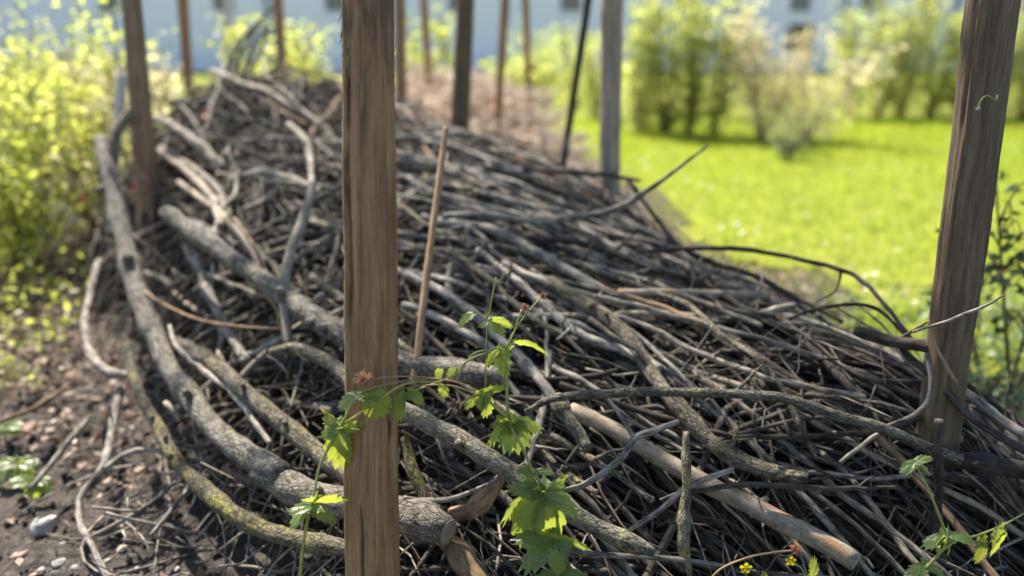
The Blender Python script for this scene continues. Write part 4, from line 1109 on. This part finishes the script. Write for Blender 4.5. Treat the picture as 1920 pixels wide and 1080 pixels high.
# fine twigs point every way
ang = r.normal(0, .8, len(pm)); c0 = pm[:, 3:4, :].copy(); q = pm - c0
ca, sa = np.cos(ang)[:, None], np.sin(ang)[:, None]
pm = c0 + np.stack([q[..., 0] * ca - q[..., 1] * sa, q[..., 0] * sa + q[..., 1] * ca, q[..., 2] + np.linspace(-.5, .5, 7)[None] * r.normal(0, .08, len(pm))[:, None]], -1)
pm[..., 2] = np.maximum(pm[..., 2], .004)
mass('fine_twigs', 'tangle of fine broken twigs all over the brush heap', pm, (r.uniform(.0012, .0038, len(pm))[:, None] * np.linspace(1, .5, 7)[None]), M['twig'], 5, 3, 'twigs')
# thin rootlets and twigs on the soil at the foot of the heap
def foot_twigs(n, seed):
    r = np.random.default_rng(seed)
    i = r.integers(0, 9, n)
    b = _hull[i] + (_hull[(i + 1)] - _hull[i]) * r.random(n)[:, None] + r.normal(0, .12, (n, 2))
    a = r.uniform(0, 2 * np.pi, n); L = r.uniform(.08, .45, n); s = np.linspace(-.5, .5, 7)
    al = a[:, None] + r.normal(0, .7, n)[:, None] * s
    X = b[:, :1] + np.cos(al) * L[:, None] * s; Y = b[:, 1:] + np.sin(al) * L[:, None] * s
    Z = .008 + r.uniform(0, .05, n)[:, None] + s[None] * r.normal(0, .10, n)[:, None]
    Z = np.maximum(Z, .003) + H(X, Y) * .6
    return np.stack([X, Y, Z], -1), r
pm, r = foot_twigs(230, 74)
mass('fallen_twigs', 'thin fallen twigs on the soil at the foot of the heap', pm, r.uniform(.0015, .005, len(pm))[:, None] * np.linspace(1, .5, 7)[None], M['grey'], 5, 4, 'twigs')

# farther part of the dead hedge, sunlight put into its rosy wood colour
def far_heap(n, seed):
    r = np.random.default_rng(seed)
    x = r.uniform(-2.6, .75, n); y = r.uniform(5.0, 8.6, n)
    hh = 0.98 * np.exp(-(((x + .55 + .15 * (y - 6)) / 1.15) ** 4)) * np.exp(-(((y - 6.9) / 1.9) ** 4)) * (1 + .10 * vnoise(x, y, 4, 44))
    k = r.random(n) < hh; x, y, hh = x[k], y[k], hh[k]; n = len(x)
    a = r.uniform(0, 2 * np.pi, n); L = r.uniform(.15, .8, n); s = np.linspace(-.5, .5, 6)
    X = x[:, None] + np.cos(a)[:, None] * L[:, None] * s; Y = y[:, None] + np.sin(a)[:, None] * L[:, None] * s
    Z = (hh * r.random(n) ** .35)[:, None] + s[None] * r.normal(0, .16, n)[:, None] + r.normal(0, .01, X.shape)
    return np.stack([X, Y, np.maximum(Z, .01)], -1), r
pm, r = far_heap(3800, 75)
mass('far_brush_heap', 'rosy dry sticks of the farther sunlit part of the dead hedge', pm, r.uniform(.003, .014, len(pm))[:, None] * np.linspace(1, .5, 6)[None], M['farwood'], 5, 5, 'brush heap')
for k in range(14):
    x = rng.uniform(-1.9, .3); y = rng.uniform(5.6, 7.4); a = rng.uniform(0, math.pi); L = rng.uniform(.5, 1.1); z = rng.uniform(.78, .98) * math.exp(-((x + .8) / 1.15) ** 4)
    s = np.linspace(-.5, .5, 6)
    p = np.stack([x + math.cos(a) * L * s, y + math.sin(a) * L * s, np.maximum(z + s * rng.normal(0, .15) - .15 * s ** 2, .03)], 1)
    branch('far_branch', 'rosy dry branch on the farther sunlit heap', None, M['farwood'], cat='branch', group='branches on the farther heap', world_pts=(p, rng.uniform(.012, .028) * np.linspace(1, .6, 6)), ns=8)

# stones on the bare soil
def stone(label, px, py, w, seed, flat=.6):
    r = np.random.default_rng(seed)
    x, y = at_ground(px, py); t = y / (CP + (540 - py) / FPX * SP); s = w * .5 * t / FPX
    d = r.normal(0, 1, (16, 3)); d /= np.linalg.norm(d, axis=1, keepdims=True)
    import bmesh
    bm = bmesh.new(); bmesh.ops.create_icosphere(bm, subdivisions=3, radius=1)
    pl = r.uniform(.62, .95, 16)
    for v in bm.verts:                                        # broken faces
        q = np.array(v.co)
        m_ = 1.0
        for j in range(16):
            dd = q.dot(d[j])
            if dd * m_ > pl[j]: m_ = pl[j] / dd
        v.co = Vector((q[0] * m_ * s, q[1] * m_ * s * .85, q[2] * m_ * s * flat))
    me = bpy.data.meshes.new('stone'); bm.to_mesh(me); bm.free(); me.materials.append(M['stone'])
    o = link('stone', me, loc=(x, y, s * flat * .45 + float(gz(np.array(x), np.array(y))))); o.rotation_euler.z = r.uniform(0, 6)
    tag(o, label, 'stone', 'stones on the bare soil')
stone('largest pale angular stone on the dark soil', 84, 985, 56, 1)
for k, (px, py, w) in enumerate([(228, 1022, 22), (108, 1050, 26), (75, 1062, 16), (140, 1058, 18), (210, 980, 14), (30, 1035, 15), (255, 1060, 13), (118, 1015, 14), (200, 1045, 12), (330, 1060, 14)]):
    stone('small grey stone beside the largest pale stone', px, py, w, 60 + k)

# orange-red scraps caught behind the left stake
for k, (px, py, w, t, lab) in enumerate([(252, 350, 22, 3.75, 'orange red scrap on the litter behind the left leaning stake'), (385, 212, 18, 3.9, 'small orange red scrap caught in sticks near the heap top'), (410, 205, 10, 3.95, 'tiny rust red scrap beside the small orange red scrap'), (158, 372, 14, 4.2, 'faint orange scrap by the lime bush')]):
    c = P(px, py, t); s = w * .5 * t / FPX
    a = np.linspace(0, 2 * np.pi, 9, endpoint=False)
    rr = s * (1 + rng.normal(0, .22, 9))
    top = np.stack([rr * np.cos(a), rr * .5 * np.sin(a), rr * .8 * np.sin(a) + rng.normal(0, .1 * s, 9)], 1)
    V = np.concatenate([top, top * .96 + np.array([0, .004, -.003])])
    F = [np.array([[*range(9)], [*range(17, 8, -1)]]), np.array([(j, (j + 1) % 9, 9 + (j + 1) % 9, 9 + j) for j in range(9)])]
    tag(link('red_scrap', make_mesh('red_scrap', V, F, M['red'], rnd=.5), loc=tuple(c)), lab, 'scrap')

# ------------------------------------------------------------------ wood avens in front
def leaf_mesh(size, lobes=3, teeth=17, droop=.5, fold=.25, aspect=1.0, seed=0):
    """lobed, toothed leaf growing along +Y from its stalk, puckered between the veins"""
    r = np.random.default_rng(seed)
    na, nr = 61, 9
    th = np.linspace(-2.25, 2.25, na)
    if lobes == 3: R0 = .30 + .70 * np.abs(np.cos(th * 1.32)) ** 1.25 * np.where(np.abs(th) < 1.19, 1, .78) * (1 - .06 * np.abs(th))
    else: R0 = (.30 + .70 * np.cos(th * .62) ** 2.2)
    R0 = R0 * np.where(np.abs(th) > 1.95, (2.35 - np.abs(th)) / .4, 1)
    tooth = 1 + .12 * (np.abs(((th * teeth / 4.5 + r.random()) % 1) - .5) * 4 - 1)
    R0 = R0 * tooth * (1 + r.normal(0, .02, na))
    q = np.linspace(0.0, 1, nr)[:, None] ** .85
    x = np.sin(th)[None] * R0[None] * q * aspect; y = np.cos(th)[None] * R0[None] * q + .12 * (1 - q) * 0
    veins = np.cos(th * (5.2 if lobes == 3 else 7.0))[None] * .028 * q
    puck = .016 * np.sin(26 * y + 5 * np.abs(x) * 9) * q + .012 * r.normal(0, 1, x.shape) * q
    z = -droop * (x ** 2 * .55 + np.clip(y, 0, None) ** 2 * .75) + fold * np.abs(x) * .6 + veins + puck
    V = np.stack([x, y, z], -1).reshape(-1, 3) * size
    i = np.arange(nr - 1)[:, None] * na; j = np.arange(na - 1)[None]
    F = np.stack([i + j, i + j + 1, i + na + j + 1, i + na + j], -1).reshape(-1, 4)
    return V, F
from mathutils import Matrix
def leaf(parent, px, py, t, size_px, heading, droop_deg, roll=0, lobes=3, droop=.5, aspect=1.0, fold=.25, mat='avens', tone=None, seed=None):
    """px, py: stalk end of the blade; heading: degrees in the picture plane (0 right, 90 up), droop_deg: tip leans to (+) or away from (-) the camera"""
    seed = int(rng.integers(1e6)) if seed is None else seed
    size = size_px * .88 * t / FPX
    V, F = leaf_mesh(size, lobes, 17 if lobes == 3 else 15, droop, fold, aspect, seed)
    h = R(heading); dd = R(droop_deg)
    # blade axis: picture-plane direction tilted along the view; face turned up and to the camera
    ex, ey, ez = Vector((1, 0, 0)), Vector((0, 0, 1)), Vector((0, -1, 0))
    ydir = (ex * math.cos(h) + ey * math.sin(h)) * math.cos(dd) + ez * math.sin(dd)
    nrm = Vector((-.25, .8, .45)) if (tone is not None and tone >= .85) else Vector((0, -.35, .9)); nrm = (nrm - nrm.dot(ydir) * ydir)
    if nrm.length < .15: nrm = ez - ez.dot(ydir) * ydir
    nrm.normalize()
    nrm.rotate(Matrix.Rotation(R(roll), 3, ydir))
    xdir = ydir.cross(nrm)
    m = np.array([xdir, ydir, nrm])                      # rows are the axes
    W = V @ m + P(px, py, t)
    org = np.array(parent.matrix_world.translation) if False else np.array(parent.location)
    bc = V.copy()
    return link('leaf', make_mesh('leaf', W - org, F, M[mat], bc, rng.random() if tone is None else tone), parent)
def stem(parent, pts, mat='greenstem', name='stem'):
    org = np.array(parent.location)
    pp = np.array([P(q[0], q[1], q[3]) for q in pts]); rr = np.array([q[2] * .5 * q[3] / FPX for q in pts])
    path, rad = spline(pp, rr, .006)
    V, F, bc, _ = tubes(path[None], rad[None], 6)
    return link(name, make_mesh(name, V - org, F, M[mat], bc, rng.random()), parent)
def seed_head(parent, px, py, t, w, name='seed_head', mat='burr'):
    """round head of hooked bristles"""
    org = np.array(parent.location); c = P(px, py, t) - org; s = w * .5 * t / FPX
    n = 90
    d = rng.normal(0, 1, (n, 3)); d /= np.linalg.norm(d, axis=1, keepdims=True)
    q = np.linspace(.15, 1, 4)[None, :, None]
    L = s * rng.uniform(.75, 1.2, n)[:, None, None]
    paths_ = c + d[:, None, :] * L * q + rng.normal(0, .08, (n, 1, 3)) * s * q ** 2
    rad = np.broadcast_to(np.linspace(s * .10, s * .035, 4), (n, 4))
    V, F, bc, ti = tubes(paths_, rad, 4)
    return link(name, make_mesh(name, V, F, M[mat], bc, rng.random()), parent)
def flower(parent, px, py, t, w):
    org = np.array(parent.location); c = P(px, py, t) - org; s = w * .5 * t / FPX
    f = link('flower', None, parent, loc=tuple(c))
    a = np.linspace(0, 2 * np.pi, 14)
    V = [(0, 0, 0)] + [(s * .3 * math.cos(k), -s * .12, s * .3 * math.sin(k)) for k in a]
    link('flower_centre', make_mesh('flower_centre', np.array(V), np.array([(0, j, j + 1) for j in range(1, 14)]), M['petal_y'], rnd=.1), f)
    for k in range(5):
        b = k * 2 * math.pi / 5 + .3
        d = np.array([math.cos(b), -.25, math.sin(b)]); p_ = np.array([-math.sin(b), 0, math.cos(b)])
        V = np.array([d * s * .22, d * s * .6 + p_ * s * .36, d * s * .98 + p_ * s * .22 + np.array([0, .1 * s, 0]), d * s * 1.02 - p_ * s * .22 + np.array([0, .1 * s, 0]), d * s * .6 - p_ * s * .36])
        link('petal', make_mesh('petal', V, np.array([(0, 1, 2, 3, 4)]), M['petal_y'], rnd=rng.random()), f)
def plant(name, label, px, py, t, cat='plant', group=None):
    p = P(px, py, t); o = link(name, None, loc=(p[0], p[1] , 0.0)); tag(o, label, cat, group); return o
TA = 1.40
A = plant('wood_avens', 'green stemmed plant with toothed drooping leaves beside the peeled stake', 560, 1240, TA)
stem(A, [(552,1300,6,1.42),(558,1180,6,1.41),(563,1080,6,TA),(572,1000,6,TA),(590,920,5,TA),(602,868,5,TA),(638,800,5,1.385),(668,742,4,1.34)])
stem(A, [(638,800,5,1.39),(695,762,5,1.335),(755,722,4,1.33),(820,715,3,1.36)])
leaf(A, 640, 800, 1.39, 92, 256, 22, 0, 3, .55, .85, .35, tone=.25)
leaf(A, 640, 802, 1.40, 78, 285, -25, 20, 3, .5, .7, tone=1.0)
leaf(A, 645, 803, 1.385, 40, 12, 5, 25, 3, .4, .8, tone=.9)
leaf(A, 636, 800, 1.39, 46, 200, 10, -20, 3, .5, .8, tone=.6)
leaf(A, 588, 945, TA, 66, 205, 18, 10, 3, .5, .8, tone=.8)
leaf(A, 590, 942, TA, 66, 18, -15, 0, 3, .5, .75, tone=.9)
leaf(A, 588, 955, TA, 56, -4, 30, 0, 1, .3, .45, tone=.3)
leaf(A, 589, 950, TA, 50, 165, 25, 0, 1, .4, .5, tone=.6)
leaf(A, 668, 742, 1.34, 44, 200, 20, 0, 1, .4, .7, tone=.8)
leaf(A, 670, 740, 1.335, 48, 5, 25, 0, 1, .3, .5, tone=.1)
leaf(A, 700, 738, 1.33, 62, 288, 10, 10, 1, .6, .8, tone=.5)
B = plant('wood_avens', 'taller plant with bright lit lobed leaves rising before the long greenish branch', 1065, 1250, 1.42)
stem(B, [(1085,1300,8,1.43),(1070,1180,8,1.42),(1058,1080,8,1.42),(1045,980,7,1.42),(1028,925,7,1.42),(1000,885,6,1.42),(980,840,6,1.42),(955,790,6,1.42),(950,720,6,1.425),(948,655,6,1.43)])
stem(B, [(955,790,5,1.42),(930,765,5,1.415),(905,740,5,1.41)])
stem(B, [(948,655,3,1.43),(962,625,3,1.44),(986,590,3,1.45),(1016,556,3,1.46)])
stem(B, [(950,655,3,1.43),(964,622,3,1.44),(978,580,3,1.45)])
stem(B, [(948,655,3,1.43),(905,664,4,1.43),(872,680,4,1.425),(850,705,4,1.42),(800,724,4,1.4),(760,738,3,1.385)])
stem(B, [(930,655,2,1.44),(890,662,3,1.44),(868,690,3,1.44),(855,714,3,1.435)])
stem(B, [(910,745,3,1.41),(911,680,3,1.42),(914,610,3,1.43),(930,520,2,1.45)], 'greenstem')
for pts in ([(905,738,3,1.41),(860,718,2,1.4),(800,708,3,1.365),(740,706,3,1.345),(690,712,3,1.335)], [(905,738,3,1.41),(850,714,2,1.4),(780,712,3,1.36),(720,722,3,1.33),(680,734,3,1.33)], [(900,742,3,1.41),(850,724,3,1.4),(800,722,3,1.385),(760,728,3,1.38)]):
    stem(B, pts, 'redstem', 'flower_stalk')
seed_head(B, 682, 712, 1.335, 34); seed_head(B, 985, 576, 1.45, 16, mat='burr'); seed_head(B, 1018, 555, 1.46, 16)
for q in [(955,792,62,215,5,0,3,1.0),(957,792,66,262,-10,10,3,1.0),(960,792,62,-5,-5,-10,3,1.0),(962,800,62,285,-20,10,1,.9),(952,790,36,180,10,0,3,.8)]:
    leaf(B, q[0], q[1], 1.42, q[2], q[3], q[4], q[5], q[6], .5, .8, tone=q[7])
for q in [(905,740,46,205,0,0,3,1.0),(907,738,48,30,-10,0,3,1.0),(908,745,56,290,-5,10,3,.8),(905,742,30,250,20,0,1,.3)]:
    leaf(B, q[0], q[1], 1.41, q[2], q[3], q[4], q[5], q[6], .5, .8, tone=q[7])
for q in [(968,642,70,3,10,15,1,.85,.38),(945,655,66,258,8,15,1,.8,.55),(935,660,40,215,10,0,1,.9,.6),(914,602,46,340,10,0,3,.5,.9),(925,600,40,-10,-10,0,1,.9,.5),(888,588,44,205,5,0,1,.5,.5),
          (850,690,26,240,0,0,1,.9,.6),(825,692,22,250,0,0,1,.9,.7),(832,722,34,262,0,0,1,.8,.6),(760,738,62,235,15,10,3,.4,.9),(765,735,40,330,-5,0,1,.9,.7),(952,655,20,60,0,0,1,.9,.7),(1000,886,34,160,0,0,1,.8,.5),(1003,885,38,15,10,0,1,.3,.4)]:
    leaf(B, q[0], q[1], 1.42 if q[0] > 840 else 1.39, q[2], q[3], q[4], q[5], q[6], .5, q[8], tone=q[7])
for q in [(1012,925,120,238,18,0,3,.1,.85),(1020,925,112,283,25,0,3,.2,.8),(1005,922,96,212,-15,-10,3,1.0,.5),(1015,922,70,150,15,0,3,.2,.7),(1022,922,78,345,20,0,3,.3,.7)]:
    leaf(B, q[0], q[1], 1.41, q[2], q[3], q[4], q[5], q[6], .6, q[8], .4, tone=q[7])
for q in [(1040,1010,92,205,25,0,3,.8,.7),(1042,1010,70,5,5,0,3,.9,.7),(1035,1012,80,160,10,0,3,.2,.6)]:
    leaf(B, q[0], q[1], 1.405, q[2], q[3], q[4], q[5], q[6], .5, q[8], tone=q[7])
stem(B, [(1058,1085,6,1.41),(1048,1050,5,1.405),(1040,1010,5,1.405)])
for q in [(1050,1075,80,190,30,0,3,.1,.8),(1056,1075,80,-10,30,0,3,.1,.8),(1052,1075,60,100,10,0,3,.3,.8)]:
    leaf(B, q[0], q[1], 1.39, q[2], q[3], q[4], q[5], q[6], .5, q[8], tone=q[7])
C = plant('wood_avens', 'small leafy plant at the foot of the sawn upright stick', 1735, 1180, 1.48)
stem(C, [(1700,1260,6,1.5),(1715,1130,6,1.49),(1740,1062,5,1.48),(1790,1015,5,1.48),(1830,1005,5,1.49),(1880,985,4,1.5),(1925,960,3,1.51)])
stem(C, [(1735,1065,5,1.48),(1760,1040,5,1.48),(1776,1010,5,1.48),(1770,990,5,1.485),(1742,920,4,1.49),(1715,868,4,1.5)])
for q in [(1772,1005,48,195,10,0,3,.2,.7),(1770,1008,40,235,5,0,1,.9,.6),(1778,1006,50,300,0,0,3,.8,.8),(1780,1004,46,10,20,0,3,.3,.7),(1870,990,66,290,10,0,1,.6,.7),(1840,1008,60,275,20,0,1,.3,.4),
          (1738,1062,52,175,25,0,3,.2,.7),(1740,1064,40,-10,10,0,3,.4,.7),(1715,868,34,200,20,0,1,.2,.6),(1718,866,34,30,0,0,1,.7,.5),(1722,874,30,345,15,0,1,.3,.4)]:
    leaf(C, q[0], q[1], 1.485, q[2], q[3], q[4], q[5], q[6], .5, q[8], tone=q[7])
D = plant('flowering_avens', 'low plant with two tiny yellow flowers and a dry seed head', 1330, 1200, 1.46)
stem(D, [(1310,1240,4,1.47),(1322,1120,4,1.46),(1345,1072,4,1.46),(1400,1046,4,1.46),(1450,1036,4,1.465),(1488,1032,4,1.47)], 'redstem')
seed_head(D, 1494, 1030, 1.47, 24)
stem(D, [(1500,1230,4,1.48),(1510,1120,4,1.47),(1505,1070,3,1.47),(1482,1054,3,1.47)])
stem(D, [(1390,1230,4,1.48),(1400,1120,4,1.47),(1398,1068,3,1.46)])
flower(D, 1398, 1064, 1.455, 24); flower(D, 1482, 1051, 1.465, 22)
leaf(D, 1524, 1080, 1.47, 44, 92, 0, 0, 1, .2, .4, tone=.6); leaf(D, 1440, 1100, 1.46, 42, 110, 10, 0, 1, .2, .5, tone=.2); leaf(D, 1512, 1110, 1.47, 50, 40, 0, 0, 3, .4, .8, tone=.4)
# soil plants lower left
for k, (px, py, sc) in enumerate([(30, 870, 1.0), (10, 800, .6), (60, 905, .7)]):
    x, y = at_ground(px, py + 30); t = y / (CP + (540 - py - 30) / FPX * SP)
    E = link('seedling', None, loc=(x, y, 0)); tag(E, 'small bright green seedling on the soil by the straight stick', 'plant', 'seedlings on the soil')
    stem(E, [(px, py + 30, 4, t), (px, py, 3, t)])
    for a in (20, 160, 215, 330, 270):
        leaf(E, px, py, t, 55 * sc * rng.uniform(.7, 1.1), a + rng.uniform(-15, 15), rng.uniform(-10, 30), 0, 1, .4, .75, tone=.8)

# burrs on the front stake and the curled tendril on the dark stake
o = link('burr', None, loc=tuple(P(659, 556, 1.395) )); tag(o, 'brown prickly burr stuck to the edge of the peeled stake', 'burr'); seed_head(o, 659, 556, 1.395, 22)
td = link('tendril', None, loc=tuple(P(1850, 190, 1.49))); tag(td, 'tiny curled green tendril on the dark leaning stake', 'tendril')
stem(td, [(1834,204,4,1.495),(1838,190,3,1.49),(1848,180,3,1.488),(1858,182,3,1.488),(1868,188,3,1.49),(1870,178,4,1.49)])
seed_head(td, 1834, 204, 1.49, 8, 'bud', 'stone')
